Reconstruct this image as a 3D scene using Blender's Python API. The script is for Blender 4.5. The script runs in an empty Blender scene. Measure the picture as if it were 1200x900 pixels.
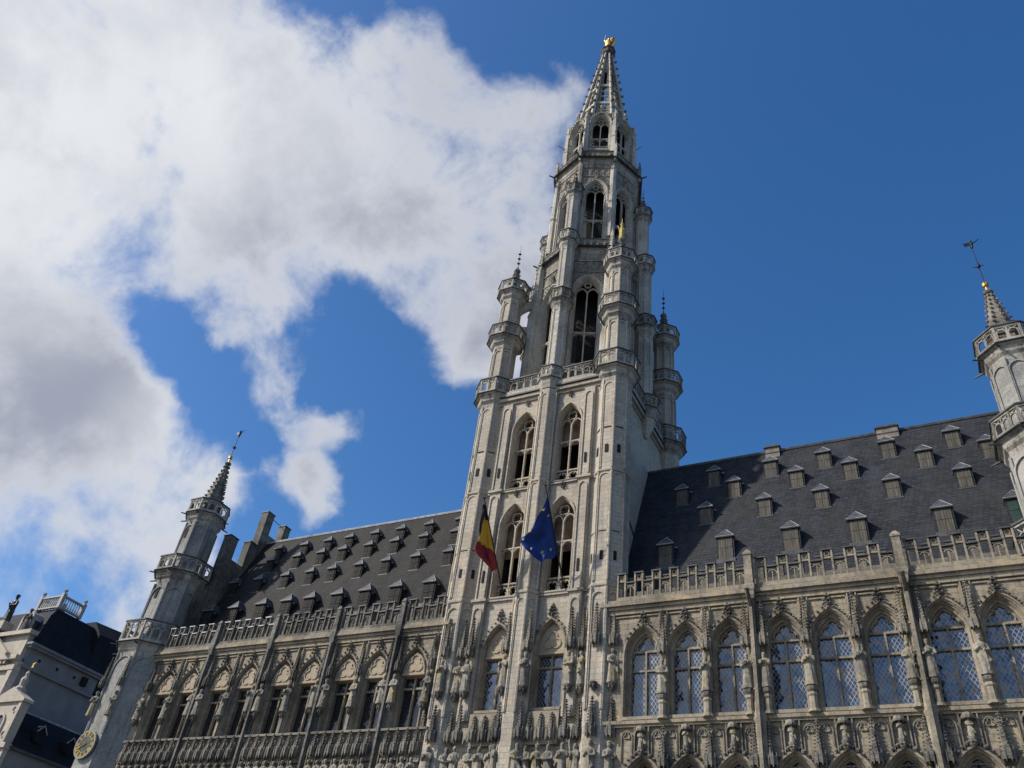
import bpy, math, random
from mathutils import Matrix, Vector
random.seed(7)
PI = math.pi
R = math.radians
S = bpy.context.scene
C = S.collection

# ------------------------------------------------------------------ camera
cam_d = bpy.data.cameras.new('camera')
cam = bpy.data.objects.new('camera', cam_d)
C.objects.link(cam)
YAW, PITCH, ROLL = R(-31.955), R(39.268), R(8.302)
fw = Vector((math.sin(YAW)*math.cos(PITCH), math.cos(YAW)*math.cos(PITCH), math.sin(PITCH)))
rt = Vector((math.cos(YAW), -math.sin(YAW), 0))
up = rt.cross(fw)
rt, up = rt*math.cos(ROLL)+up*math.sin(ROLL), -rt*math.sin(ROLL)+up*math.cos(ROLL)
mw = Matrix.Identity(4)
for i in range(3):
    mw[i][0], mw[i][1], mw[i][2] = rt[i], up[i], -fw[i]
mw.translation = Vector((0, -40, 1.6))
cam.matrix_world = mw
cam_d.sensor_fit = 'HORIZONTAL'
cam_d.sensor_width = 36
cam_d.lens = 972.53/1200*36
cam_d.clip_end = 3000
cam_d.clip_start = 0.1
S.camera = cam
S.render.resolution_x, S.render.resolution_y = 1024, 768

# ------------------------------------------------------------------ light and sky
SUN_AZ, SUN_EL = R(51), R(38)        # azimuth measured from the facade's outward normal towards the left
sdir = Vector((-math.sin(SUN_AZ)*math.cos(SUN_EL), -math.cos(SUN_AZ)*math.cos(SUN_EL), math.sin(SUN_EL)))
sd = bpy.data.lights.new('sun', 'SUN')
sd.energy = 5.0
sd.angle = R(1.2)
sd.color = (1.0, 0.93, 0.82)
so = bpy.data.objects.new('sun', sd)
C.objects.link(so)
so.rotation_euler = sdir.to_track_quat('Z', 'Y').to_euler()
so.location = (-60, -60, 80)
S.view_settings.view_transform = 'Standard'
S.view_settings.look = 'None'
S.view_settings.gamma = 1
S.view_settings.use_curve_mapping = False
S.view_settings.exposure = 0.0

class NT:
    """small helper round a node tree"""
    def __init__(s, t):
        s.t = t; s.n = t.nodes; s.l = t.links
    def new(s, k, **kw):
        n = s.n.new(k)
        for a, v in kw.items():
            setattr(n, a, v)
        return n
    def put(s, sock, v):
        if isinstance(v, bpy.types.NodeSocket):
            s.l.new(v, sock)
        else:
            sock.default_value = v
    def math(s, op, a, b=None, c=None, clamp=False):
        n = s.new('ShaderNodeMath', operation=op, use_clamp=clamp)
        for i, v in enumerate((a, b, c)):
            if v is not None:
                s.put(n.inputs[i], v)
        return n.outputs[0]
    def vmath(s, op, a, b=None):
        n = s.new('ShaderNodeVectorMath', operation=op)
        s.put(n.inputs[0], a)
        if b is not None:
            s.put(n.inputs[1], b)
        return n.outputs['Value'] if op in ('DOT_PRODUCT', 'LENGTH') else n.outputs[0]
    def noise(s, vec, scale, detail=4, rough=0.55, dist=0.0, col=False):
        n = s.new('ShaderNodeTexNoise')
        s.put(n.inputs['Vector'], vec)
        n.inputs['Scale'].default_value = scale
        n.inputs['Detail'].default_value = detail
        n.inputs['Roughness'].default_value = rough
        n.inputs['Distortion'].default_value = dist
        return n.outputs['Color' if col else 'Fac']
    def mapr(s, v, a, b, c=0.0, d=1.0, smooth=True):
        n = s.new('ShaderNodeMapRange')
        n.interpolation_type = 'SMOOTHSTEP' if smooth else 'LINEAR'
        s.put(n.inputs[0], v)
        for i, x in enumerate((a, b, c, d)):
            s.put(n.inputs[i+1], x)
        return n.outputs[0]
    def mix(s, f, a, b, mode='MIX'):
        n = s.new('ShaderNodeMix', data_type='RGBA', blend_type=mode)
        s.put(n.inputs[0], f)
        s.put(n.inputs[6], a if isinstance(a, bpy.types.NodeSocket) else (*a, 1))
        s.put(n.inputs[7], b if isinstance(b, bpy.types.NodeSocket) else (*b, 1))
        return n.outputs[2]

W = bpy.data.worlds.new('World')
S.world = W
W.use_nodes = True
w = NT(W.node_tree)
w.n.clear()
sky = w.new('ShaderNodeTexSky', sky_type='NISHITA')
sky.sun_disc = False
sky.sun_elevation = SUN_EL
sky.sun_rotation = math.atan2(sdir.x, sdir.y)
sky.altitude = 50
sky.air_density = 1.0
sky.dust_density = 1.3
sky.ozone_density = 2.5
hs = w.new('ShaderNodeHueSaturation')
hs.inputs['Saturation'].default_value = 1.3
hs.inputs['Value'].default_value = 1.0
w.l.new(sky.outputs[0], hs.inputs['Color'])
bg = w.new('ShaderNodeBackground')
bg.inputs[1].default_value = 0.138
w.l.new(w.mix(1.0, hs.outputs[0], (1.0, 1.05, 1.14), 'MULTIPLY'), bg.inputs[0])
tc = w.new('ShaderNodeTexCoord')
D = tc.outputs['Generated']
blobs = [((-.6608, .2298, .7145), 17, 1.1), ((-.5733, .3724, .7298), 14, 1.0), ((-.4734, .4453, .7649), 10, 1.0), ((-.405, .407, .815), 7.0, .62),
         ((-.7936, .2706, .5449), 13, 1.1), ((-.80, .42, .4354), 9.0, 1), ((-.7893, .3577, .4991), 11.0, 1.1), ((-.7465, .5231, .4111), 8, 1.0), ((-.722, .50, .478), 5.5, .9),
         ((-.480, .5463, .6855), 7.0, .95), ((-.6439, .5079, .5722), 3.6, .12), ((-.60, .57, .5582), 3.6, .3), ((-.6191, .6151, .4882), 3.2, .6), ((-.63, .50, .60), 3.2, .45),
         ((-.55, .2735, .80), 9, .85), ((-.4334, .5827, .687), 5.5, 1.0), ((-.3783, .5787, .7246), 5.0, .9), ((-.3592, .521, .7743), 5.5, .95), ((-.3212, .4529, .8317), 5.5, .65), ((-.7828, .3578, .5092), 8, 1.1), ((-.62, .545, .56), 3.2, .10), ((-.45, .50, .74), 8, .9), ((-.64, .40, .655), 7, .8),
         ((.5, -.75, .42), 13, 1), ((-.25, -.85, .42), 10, 1), ((.1, -.92, .3), 7, 1)]  # this row: unseen clouds behind the camera, added for the window reflections
def warped(scale, detail, amt, base):
    n_ = w.noise(D, scale, detail, 0.55, 0, True)
    v_ = w.vmath('SCALE', w.vmath('SUBTRACT', n_, (.5, .5, .5)))
    v_.node.inputs['Scale'].default_value = amt
    return w.vmath('NORMALIZE', w.vmath('ADD', base, v_))
Dw = warped(4.0, 2, .06, D)
Db = warped(7.0, 5, .075, D)
m = None
for (d, r, hh) in blobs:
    dv = Vector(d).normalized()
    k = hh/(1-math.cos(R(r)))
    f = w.math('MULTIPLY_ADD', w.vmath('DOT_PRODUCT', Db, tuple(dv)), k, hh-k)
    f = w.math('MAXIMUM', f, -2.0)
    if m is None:
        m = f
    else:
        n = w.new('ShaderNodeMath', operation='SMOOTH_MAX')
        w.put(n.inputs[0], m); w.put(n.inputs[1], f); n.inputs[2].default_value = 0.12
        m = n.outputs[0]
# clear patches between the clouds
Dh = warped(5.5, 6, .17, D)
for (d, r, hh) in [((-.5211, .6924, .4915), 7.5, 1.5), ((-.662, .629, .4076), 5.5, 1.4), ((-.7178, .4005, .5695), 3.4, .72), ((-.705, .44, .555), 3.6, .7), ((-.6896, .4924, .5311), 5.2, 1.0),
                   ((-.5848, .5234, .6197), 4.6, .85), ((-.655, .575, .49), 3.0, .5), ((-.53, .585, .613), 4.2, .95), ((-.27, .36, .89), 5, .8), ((-.43, .17, .885), 7.5, .9)]:
    dv = Vector(d).normalized()
    k = hh/(1-math.cos(R(r)))
    f = w.math('MAXIMUM', w.math('MULTIPLY_ADD', w.vmath('DOT_PRODUCT', Dh, tuple(dv)), k, hh-k), 0.0)
    m = w.math('SUBTRACT', m, f)
for (d, r, hh) in [((-.6434, .5078, .5773), 3.2, .40), ((-.6211, .6123, .4892), 3.0, .50), ((-.5873, .5883, .5558), 3.4, .36), ((-.612, .552, .566), 3.2, .08)]:
    dv = Vector(d).normalized()
    k = hh/(1-math.cos(R(r)))
    m = w.math('ADD', m, w.math('MAXIMUM', w.math('MULTIPLY_ADD', w.vmath('DOT_PRODUCT', Dh, tuple(dv)), k, hh-k), 0.0))
fb = w.noise(Dw, 7.0, 12, 0.60, 0.15)
fb2 = w.noise(Dw, 2.4, 5, 0.5, 0.2)
m = w.math('MINIMUM', m, 0.9)
tot = w.math('ADD', m, w.math('MULTIPLY_ADD', fb, 3.4, -1.66))
alpha = w.mapr(tot, -0.10, 0.85)
# cloud light: greyer where thick, whiter on the rims and in the thin places
thick = w.mapr(w.math('ADD', tot, w.math('MULTIPLY_ADD', fb2, 1.6, -.8)), 0.35, 1.7)
glow = w.vmath('DOT_PRODUCT', D, tuple(Vector((-.7245, .110, .680)).normalized()))
g1 = w.mapr(glow, math.cos(R(19)), 1.0)
low = w.vmath('DOT_PRODUCT', D, tuple(Vector((-.7172, .4891, .4964)).normalized()))
g2 = w.mapr(low, math.cos(R(7)), 1.0)
rim = w.vmath('DOT_PRODUCT', D, tuple(Vector((-.529, .3042, .7923)).normalized()))
g3 = w.mapr(rim, math.cos(R(9)), 1.0)
gg = w.math('ADD', w.math('MULTIPLY', g1, 1.0), w.math('MULTIPLY', w.math('ADD', g2, g3), 0.45), clamp=True)
ccol = w.mix(thick, (.80, .83, .90), (.42, .45, .55))
fine = w.noise(Dw, 9.0, 8, 0.6, 0.3)
ccol = w.mix(w.math('MULTIPLY', gg, w.mapr(fine, .3, .62, .55, 1.0)), ccol, (.98, 1.0, 1.03))
bc = w.new('ShaderNodeBackground')
w.l.new(ccol, bc.inputs[0])
bc.inputs[1].default_value = 0.84
ms = w.new('ShaderNodeMixShader')
w.l.new(w.math('MULTIPLY', alpha, 0.97), ms.inputs[0])
w.l.new(bg.outputs[0], ms.inputs[1])
w.l.new(bc.outputs[0], ms.inputs[2])
wo = w.new('ShaderNodeOutputWorld')
w.l.new(ms.outputs[0], wo.inputs[0])
W.cycles.sampling_method = 'MANUAL'
W.cycles.sample_map_resolution = 512

# ------------------------------------------------------------------ materials
def mat(name):
    m = bpy.data.materials.new(name)
    m.use_nodes = True
    t = NT(m.node_tree)
    b = t.n['Principled BSDF']
    return m, t, b

def stone(name, c1, c2, dirt, dirt_amt=0.5, rough=0.85, courses=1.0, row=0.3, warm=None, streak=0.5, speck=0.35):
    m, t, b = mat(name)
    g = t.new('ShaderNodeNewGeometry')
    P = g.outputs['Position']
    sp = t.new('ShaderNodeSeparateXYZ'); t.l.new(P, sp.inputs[0])
    cb = t.new('ShaderNodeCombineXYZ')
    t.l.new(t.math('ADD', sp.outputs[0], t.math('MULTIPLY', sp.outputs[1], 1.0)), cb.inputs[0])
    t.l.new(sp.outputs[2], cb.inputs[1])
    br = t.new('ShaderNodeTexBrick')
    t.l.new(cb.outputs[0], br.inputs['Vector'])
    br.inputs['Scale'].default_value = 1
    br.inputs['Brick Width'].default_value = row*2.1
    br.inputs['Row Height'].default_value = row
    br.inputs['Mortar Size'].default_value = 0.012
    br.inputs['Mortar Smooth'].default_value = 0.3
    br.inputs['Bias'].default_value = 0.1
    br.inputs['Color1'].default_value = (*c1, 1)
    br.inputs['Color2'].default_value = (*c2, 1)
    dk = tuple(x*(1-.45*courses) for x in c2)
    br.inputs['Mortar'].default_value = (*dk, 1)
    n1 = t.noise(P, 0.35, 5, 0.6)
    n2 = t.noise(t.vmath('MULTIPLY', P, (2.6, 2.6, .28)), 1.0, 5, 0.6)
    n3 = t.noise(P, 7.0, 6, 0.65)
    col = br.outputs['Color']
    if warm:
        col = t.mix(t.mapr(t.noise(P, 1.3, 4, .6), .45, .68, 0, .75), col, warm)
    d1 = t.mapr(t.math('ADD', n1, t.math('MULTIPLY_ADD', n3, .5, -.25)), .42, .66, 0, dirt_amt)
    col = t.mix(d1, col, dirt)
    d2 = t.mapr(n2, .50, .70, 0, streak)
    col = t.mix(d2, col, dirt)
    d3 = t.mapr(n3, .52, .72, 0, speck)
    col = t.mix(d3, col, tuple(x*.55 for x in dirt))
    t.l.new(col, b.inputs['Base Color'])
    b.inputs['Roughness'].default_value = rough
    b.inputs['Specular IOR Level'].default_value = 0.25
    bp = t.new('ShaderNodeBump')
    bp.inputs['Strength'].default_value = 0.55
    bp.inputs['Distance'].default_value = 0.03
    h = t.math('ADD', t.math('MULTIPLY', br.outputs['Fac'], -0.35*courses), t.math('MULTIPLY', n3, 0.8))
    t.l.new(h, bp.inputs['Height'])
    t.l.new(bp.outputs[0], b.inputs['Normal'])
    return m

def plain(name, col, rough=0.6, metal=0.0, var=0.3, scale=3.0, spec=0.4, bump=0.2):
    m, t, b = mat(name)
    g = t.new('ShaderNodeNewGeometry')
    n = t.noise(g.outputs['Position'], scale, 5, 0.6)
    c = t.mix(t.mapr(n, .3, .7), tuple(x*(1-var) for x in col), tuple(min(1, x*(1+var)) for x in col))
    t.l.new(c, b.inputs['Base Color'])
    b.inputs['Roughness'].default_value = rough
    b.inputs['Metallic'].default_value = metal
    b.inputs['Specular IOR Level'].default_value = spec
    if bump:
        bp = t.new('ShaderNodeBump'); bp.inputs['Strength'].default_value = bump; bp.inputs['Distance'].default_value = 0.02
        t.l.new(t.noise(g.outputs['Position'], scale*6, 4, .6), bp.inputs['Height'])
        t.l.new(bp.outputs[0], b.inputs['Normal'])
    return m

M = {}
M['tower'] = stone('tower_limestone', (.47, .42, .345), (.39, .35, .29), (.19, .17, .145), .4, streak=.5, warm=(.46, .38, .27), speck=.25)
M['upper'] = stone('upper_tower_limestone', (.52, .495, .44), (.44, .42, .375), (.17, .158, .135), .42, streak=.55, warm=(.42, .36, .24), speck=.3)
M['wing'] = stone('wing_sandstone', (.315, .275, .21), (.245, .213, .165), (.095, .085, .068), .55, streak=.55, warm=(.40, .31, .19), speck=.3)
M['carved'] = stone('carved_sandstone', (.27, .24, .19), (.19, .172, .142), (.065, .062, .057), .8, courses=0, streak=.8, speck=.6)
M['sooty'] = stone('sooty_stone', (.21, .195, .17), (.15, .14, .12), (.045, .043, .040), .8, courses=0, streak=.7, speck=.7)
M['frame'] = stone('window_stone', (.335, .29, .22), (.25, .218, .165), (.09, .08, .065), .6, courses=0, streak=.6, speck=.4)
M['tympanum'] = stone('warm_tympanum_stone', (.40, .335, .24), (.35, .29, .21), (.22, .18, .13), .3, courses=.4, streak=.2, speck=.15)
M['statue'] = stone('statue_stone', (.32, .295, .25), (.23, .21, .175), (.08, .075, .06), .65, courses=0, streak=.7, warm=(.33, .27, .14), speck=.5)
M['octwall'] = stone('weathered_octagon_masonry', (.33, .30, .25), (.25, .23, .195), (.09, .085, .07), .6, streak=.7, warm=(.30, .24, .14), speck=.55, row=.28)
M['gallery'] = stone('crusted_shaded_gallery_stone', (.42, .395, .345), (.33, .31, .27), (.07, .066, .058), .7, courses=0, streak=.75, speck=.55)  # black crust, deepened to stand in for shade in openings and under galleries
M['turret'] = stone('turret_limestone', (.335, .325, .30), (.275, .27, .25), (.11, .11, .105), .55, streak=.65, row=.45, courses=.35)
M['lead'] = plain('dark_lead', (.055, .058, .062), .6, .0, .4)
M['whitelead'] = plain('pale_lead_flashing', (.30, .31, .33), .5, .1, .3)
M['wood'] = plain('grey_weathered_wood', (.20, .175, .14), .8, 0, .35, 2.0)
M['shutterwood'] = plain('grey_shutter_wood', (.15, .13, .105), .8, 0, .4, 2.0)
def planks(name, c1, c2, wd=.14):
    m, t, b = mat(name)
    g = t.new('ShaderNodeNewGeometry'); P = g.outputs['Position']
    sp = t.new('ShaderNodeSeparateXYZ'); t.l.new(P, sp.inputs[0])
    cb = t.new('ShaderNodeCombineXYZ'); t.l.new(sp.outputs[2], cb.inputs[0]); t.l.new(sp.outputs[0], cb.inputs[1])
    br = t.new('ShaderNodeTexBrick'); t.l.new(cb.outputs[0], br.inputs['Vector'])
    br.inputs['Scale'].default_value = 1; br.inputs['Brick Width'].default_value = 4; br.inputs['Row Height'].default_value = wd; br.inputs['Mortar Size'].default_value = .012
    br.inputs['Color1'].default_value = (*c1, 1); br.inputs['Color2'].default_value = (*c2, 1); br.inputs['Mortar'].default_value = (*(x*.3 for x in c2), 1)
    n = t.noise(t.vmath('MULTIPLY', P, (5, 5, .8)), 1.5, 5, .6)
    t.l.new(t.mix(t.mapr(n, .4, .65, 0, .7), br.outputs['Color'], tuple(x*.5 for x in c2)), b.inputs['Base Color'])
    b.inputs['Roughness'].default_value = .85
    return m
M['shutterwood'] = planks('grey_plank_shutter', (.125, .108, .085), (.085, .075, .06))
M['boards'] = plain('brown_louvre_boards', (.15, .105, .07), .8, 0, .35, 1.5)
M['void'] = plain('dark_interior', (.008, .0075, .007), .9, 0, .3)  # near-black colour standing in for the darkness inside openings
M['green'] = plain('green_painted_shutter', (.018, .045, .04), .6, 0, .2)
M['iron'] = plain('black_iron', (.02, .02, .022), .5, .6, .3)
M['gold'] = plain('gilding', (.50, .32, .09), .5, 1.0, .25, 6)
M['goldpaint'] = plain('gold_paint', (.42, .32, .08), .5, .3, .15, 6)
M['plaster'] = plain('grey_render', (.20, .20, .205), .9, 0, .12, .8)
M['cream'] = stone('cream_facade_stone', (.50, .44, .36), (.45, .40, .33), (.25, .22, .18), .35, courses=.4, streak=.4)
M['white'] = plain('white_painted_stone', (.31, .30, .275), .7, 0, .15)
M['bronze'] = plain('dark_bronze', (.05, .055, .05), .5, .6, .5, 5)
M['red'] = plain('red_flag_cloth', (.20, .008, .014), .8, 0, .12, 2)
M['yellow'] = plain('yellow_flag_cloth', (.52, .28, .015), .8, 0, .1, 2)
M['black'] = plain('black_flag_cloth', (.012, .012, .013), .8, 0, .1, 2)
M['blue'] = plain('blue_flag_cloth', (.009, .034, .17), .8, 0, .15, 2)
M['star'] = plain('flag_star_yellow', (.42, .36, .06), .8, 0, .1, 2)
M['brickred'] = plain('reddish_stone', (.30, .16, .11), .85, 0, .25, 2)

def slate_mat(name, c1, c2, row=.21):
    m, t, b = mat(name)
    g = t.new('ShaderNodeNewGeometry')
    P = g.outputs['Position']
    sp = t.new('ShaderNodeSeparateXYZ'); t.l.new(P, sp.inputs[0])
    cb = t.new('ShaderNodeCombineXYZ')
    t.l.new(t.math('ADD', sp.outputs[0], sp.outputs[1]), cb.inputs[0]); t.l.new(sp.outputs[2], cb.inputs[1])
    br = t.new('ShaderNodeTexBrick'); t.l.new(cb.outputs[0], br.inputs['Vector'])
    br.inputs['Scale'].default_value = 1; br.inputs['Brick Width'].default_value = row*1.3
    br.inputs['Row Height'].default_value = row; br.inputs['Mortar Size'].default_value = .012
    br.inputs['Color1'].default_value = (*c1, 1); br.inputs['Color2'].default_value = (*c2, 1)
    br.inputs['Mortar'].default_value = (*(x*.35 for x in c2), 1)
    n = t.noise(t.vmath('MULTIPLY', P, (1.2, 1.2, .25)), 1.0, 5, .6)
    n2 = t.noise(P, .5, 4, .6)
    n4 = t.noise(t.vmath('MULTIPLY', P, (.8, .8, 5)), 1.0, 3, .6)
    col = t.mix(t.mapr(n, .42, .7, 0, .4), br.outputs['Color'], tuple(x*1.5 for x in c1))
    col = t.mix(t.mapr(n2, .45, .7, 0, .5), col, (c1[0]*1.1, c1[1]*1.0, c1[2]*.7))
    col = t.mix(t.mapr(n4, .5, .68, 0, .5), col, tuple(x*.5 for x in c2))
    t.l.new(col, b.inputs['Base Color'])
    b.inputs['Roughness'].default_value = .75
    b.inputs['Specular IOR Level'].default_value = .2
    bp = t.new('ShaderNodeBump'); bp.inputs['Strength'].default_value = .8; bp.inputs['Distance'].default_value = .03
    t.l.new(t.math('ADD', t.math('MULTIPLY', br.outputs['Fac'], -.6), t.math('ADD', t.noise(P, 5, 5, .7), n4)), bp.inputs['Height'])
    t.l.new(bp.outputs[0], b.inputs['Normal'])
    return m
M['slate'] = slate_mat('grey_slate', (.034, .038, .046), (.019, .021, .026))
M['slatebrown'] = slate_mat('brown_grey_slate', (.027, .026, .025), (.016, .0155, .015))
M['slateblue'] = slate_mat('dark_blue_slate', (.015, .016, .021), (.009, .010, .013), .2)

def glass_mat(name, bright, lattice=(.10, .10, .10), tint=(.015, .02, .03), pitch=.17):
    """leaded panes: diamond lead cames over slightly wavy reflecting quarries"""
    m, t, b = mat(name)
    g = t.new('ShaderNodeNewGeometry'); P = g.outputs['Position']
    sp = t.new('ShaderNodeSeparateXYZ'); t.l.new(P, sp.inputs[0])
    hx = t.math('ADD', sp.outputs[0], sp.outputs[1])
    u = t.math('ADD', t.math('DIVIDE', hx, pitch), t.math('DIVIDE', sp.outputs[2], pitch*1.55))
    v = t.math('SUBTRACT', t.math('DIVIDE', hx, pitch), t.math('DIVIDE', sp.outputs[2], pitch*1.55))
    fu = t.math('ABSOLUTE', t.math('SUBTRACT', t.math('FRACT', u), .5)); fv = t.math('ABSOLUTE', t.math('SUBTRACT', t.math('FRACT', v), .5))
    ln = t.math('GREATER_THAN', t.math('MAXIMUM', fu, fv), .43)
    cell = t.new('ShaderNodeCombineXYZ'); t.l.new(t.math('FLOOR', u), cell.inputs[0]); t.l.new(t.math('FLOOR', v), cell.inputs[1])
    wn = t.new('ShaderNodeTexWhiteNoise', noise_dimensions='3D'); t.l.new(cell.outputs[0], wn.inputs['Vector'])
    off = t.vmath('SCALE', t.vmath('SUBTRACT', wn.outputs['Color'], (.5, .5, .5))); off.node.inputs['Scale'].default_value = .10
    wob = t.vmath('SCALE', t.vmath('SUBTRACT', t.noise(P, 1.4, 2, .5, 0, True), (.5, .5, .5))); wob.node.inputs['Scale'].default_value = .42
    nn = t.vmath('NORMALIZE', t.vmath('ADD', t.vmath('ADD', g.outputs['Normal'], off), wob))
    t.l.new(t.mix(ln, t.mix(t.mapr(wn.outputs['Value'], 0, 1), tint, tuple(x*2.0 for x in tint)), lattice), b.inputs['Base Color'])
    t.l.new(t.math('MULTIPLY_ADD', ln, .4, .12), b.inputs['Roughness'])
    b.inputs['Specular IOR Level'].default_value = bright
    b.inputs['IOR'].default_value = 1.5
    b.inputs['Coat Weight'].default_value = min(1, bright)
    b.inputs['Coat Roughness'].default_value = .08
    b.inputs['Coat IOR'].default_value = 1.6
    t.l.new(nn, b.inputs['Normal']); t.l.new(nn, b.inputs['Coat Normal'])
    return m
M['glass'] = glass_mat('leaded_glass', .8, lattice=(.24, .245, .25), tint=(.012, .02, .035), pitch=.2)
M['glassdark'] = glass_mat('dark_leaded_glass', .35, lattice=(.05, .05, .05), tint=(.008, .008, .01))

# ------------------------------------------------------------------ mesh builder
class MB:
    def __init__(s):
        s.v = []; s.f = []; s.m = []; s.T = None; s.k = 0
    def add(s, vs, fs, k=None):
        o = len(s.v)
        if s.T is not None:
            vs = [s.T @ Vector(p) for p in vs]
        s.v += [tuple(p) for p in vs]
        s.f += [tuple(i+o for i in f) for f in fs]
        s.m += [s.k if k is None else k]*len(fs)
    def join(s, mb, T=None):
        o = len(s.v)
        vs = mb.v if T is None else [tuple(T @ Vector(p)) for p in mb.v]
        s.v += vs; s.f += [tuple(i+o for i in f) for f in mb.f]; s.m += mb.m
    def box(s, x0, x1, y0, y1, z0, z1, k=None):
        vs = [(x, y, z) for x in (x0, x1) for y in (y0, y1) for z in (z0, z1)]
        s.add(vs, [(0, 1, 3, 2), (4, 6, 7, 5), (0, 4, 5, 1), (2, 3, 7, 6), (0, 2, 6, 4), (1, 5, 7, 3)], k)
    def lathe(s, cx, cy, prof, n=8, rot=None, k=None, cap=True, ell=1.0):
        """prof: (z, r) rows; r is the apothem-independent corner radius"""
        if rot is None:
            rot = PI/n
        vs = []
        for z, r in prof:
            for i in range(n):
                a = rot + 2*PI*i/n - PI/2
                vs.append((cx+r*math.cos(a), cy+r*ell*math.sin(a), z))
        fs = []
        for j in range(len(prof)-1):
            for i in range(n):
                a, b = j*n+i, j*n+(i+1) % n
                fs.append((a, b, b+n, a+n))
        if cap:
            fs.append(tuple(range(n-1, -1, -1))); fs.append(tuple(range((len(prof)-1)*n, len(prof)*n)))
        s.add(vs, fs, k)
    def sweep(s, path, prof, closed=False, k=None):
        """path in xz, prof rows (offset along outward normal, y)"""
        n = len(path); nr = []
        for i in range(n):
            a = path[(i-1) % n] if (closed or i > 0) else path[i]
            b = path[(i+1) % n] if (closed or i < n-1) else path[i]
            dx, dz = b[0]-a[0], b[1]-a[1]
            l = math.hypot(dx, dz) or 1
            nx, nz = -dz/l, dx/l
            # miter
            if (closed or 0 < i < n-1):
                e = (path[i][0]-a[0], path[i][1]-a[1]); le = math.hypot(*e) or 1
                c = (-e[1]/le*nx + e[0]/le*nz)
                q = 1/max(c, .5)
            else:
                q = 1
            nr.append((nx*q, nz*q))
        vs = [(p[0]+a[0]*o, y, p[1]+a[1]*o) for p, a in zip(path, nr) for o, y in prof]
        m = len(prof); fs = []
        for i in range(n if closed else n-1):
            j = (i+1) % n
            for q in range(m-1):
                fs.append((i*m+q, i*m+q+1, j*m+q+1, j*m+q))
        s.add(vs, fs, k)
    def bar(s, path, wd, y0, y1, closed=False, k=None):
        h = wd/2
        s.sweep(path, [(-h, y1), (-h, y0), (h, y0), (h, y1)], closed, k)
    def tube(s, p, q, r0, r1=None, n=6, k=None):
        p, q = Vector(p), Vector(q)
        r1 = r0 if r1 is None else r1
        d = (q-p)
        if d.length < 1e-6: return
        d.normalize()
        a = d.orthogonal().normalized(); b = d.cross(a)
        vs = []
        for c, r in ((p, r0), (q, r1)):
            for i in range(n):
                t = 2*PI*i/n
                vs.append(c+a*(r*math.cos(t))+b*(r*math.sin(t)))
        fs = [(i, (i+1) % n, (i+1) % n+n, i+n) for i in range(n)]+[tuple(range(n-1, -1, -1)), tuple(range(n, 2*n))]
        s.add(vs, fs, k)
    def lump(s, x, y, z, r, h=None, k=None):
        h = r if h is None else h
        a = random.random()
        c, d = math.cos(a)*r, math.sin(a)*r
        s.add([(x+c, y+d, z), (x-d, y+c, z), (x-c, y-d, z), (x+d, y-c, z), (x, y, z+h), (x, y, z-h)],
              [(0, 1, 4), (1, 2, 4), (2, 3, 4), (3, 0, 4), (1, 0, 5), (2, 1, 5), (3, 2, 5), (0, 3, 5)], k)
    def ball(s, x, y, z, r, n=8, k=None, ez=1.0):
        pr = [(z-r*ez*math.cos(PI*i/n), max(1e-4, r*math.sin(PI*i/n))) for i in range(n+1)]
        s.lathe(x, y, pr, n*2 if n < 6 else n, 0, k)

def arch(w_, h, n=8, x=0, z=0):
    """pointed arch from (-w,0) over (0,h) to (w,0)"""
    c = (h*h-w_*w_)/(2*w_)
    r = w_+c
    a1 = math.atan2(h, -c) if c >= 0 else math.atan2(h, -c)
    pts = []
    # right arc centre (-c,0), from angle 0 to angle at apex
    ap = math.atan2(h, c)
    right = [(-c+r*math.cos(ap*i/n), r*math.sin(ap*i/n)) for i in range(n+1)]
    left = [(-p[0], p[1]) for p in right]
    pts = left+right[::-1][1:]
    return [(x+p[0], z+p[1]) for p in pts]

def jamb_arch(w_, zb, zs, h, n=8, x=0):
    a = arch(w_, h, n, x, zs)
    return [(x-w_, zb)]+a+[(x+w_, zb)]

def circle(x, z, r, n=10, a0=0):
    return [(x+r*math.cos(a0-2*PI*i/n), z+r*math.sin(a0-2*PI*i/n)) for i in range(n)]

def foil(x, z, r, lobes=4, n=5, a0=PI/4):
    """outline of a trefoil or quatrefoil"""
    p = []
    lr = r*.52
    for i in range(lobes):
        a = a0 - 2*PI*i/lobes
        cx, cz = x+math.cos(a)*r*.5, z+math.sin(a)*r*.5
        sp = PI*(.5+1/lobes)
        for j in range(n+1):
            t = a+sp/1.15*(1-2*j/n)*.9
            p.append((cx+lr*math.cos(t), cz+lr*math.sin(t)))
    return p

WL = {}
def build(name, mb, mats, parent=None, loc=(0, 0, 0), smooth=False, rz=0, local=False):
    """link mb as one mesh; its vertices are relative to loc (world, or parent space when local)"""
    if isinstance(mb, MB):
        me = bpy.data.meshes.new(name)
        me.from_pydata(mb.v, [], mb.f)
        for m_ in (mats if isinstance(mats, (list, tuple)) else [mats]):
            me.materials.append(M[m_])
        me.polygons.foreach_set('material_index', mb.m)
        if smooth:
            me.polygons.foreach_set('use_smooth', [True]*len(mb.f))
        me.update()
    else:
        me = mb
    o = bpy.data.objects.new(name, me)
    C.objects.link(o)
    L = Vector(loc)
    if parent is not None:
        o.parent = parent
        if not local:
            L = L - WL[parent.name]
            WL[o.name] = Vector(loc)
        else:
            WL[o.name] = WL[parent.name] + L
    else:
        WL[o.name] = Vector(loc)
    o.location = L
    o.rotation_euler = (0, 0, rz)
    return o

def tag(o, label=None, cat=None, group=None, kind=None):
    if label: o['label'] = label
    if cat: o['category'] = cat
    if group: o['group'] = group
    if kind: o['kind'] = kind
    return o

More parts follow.
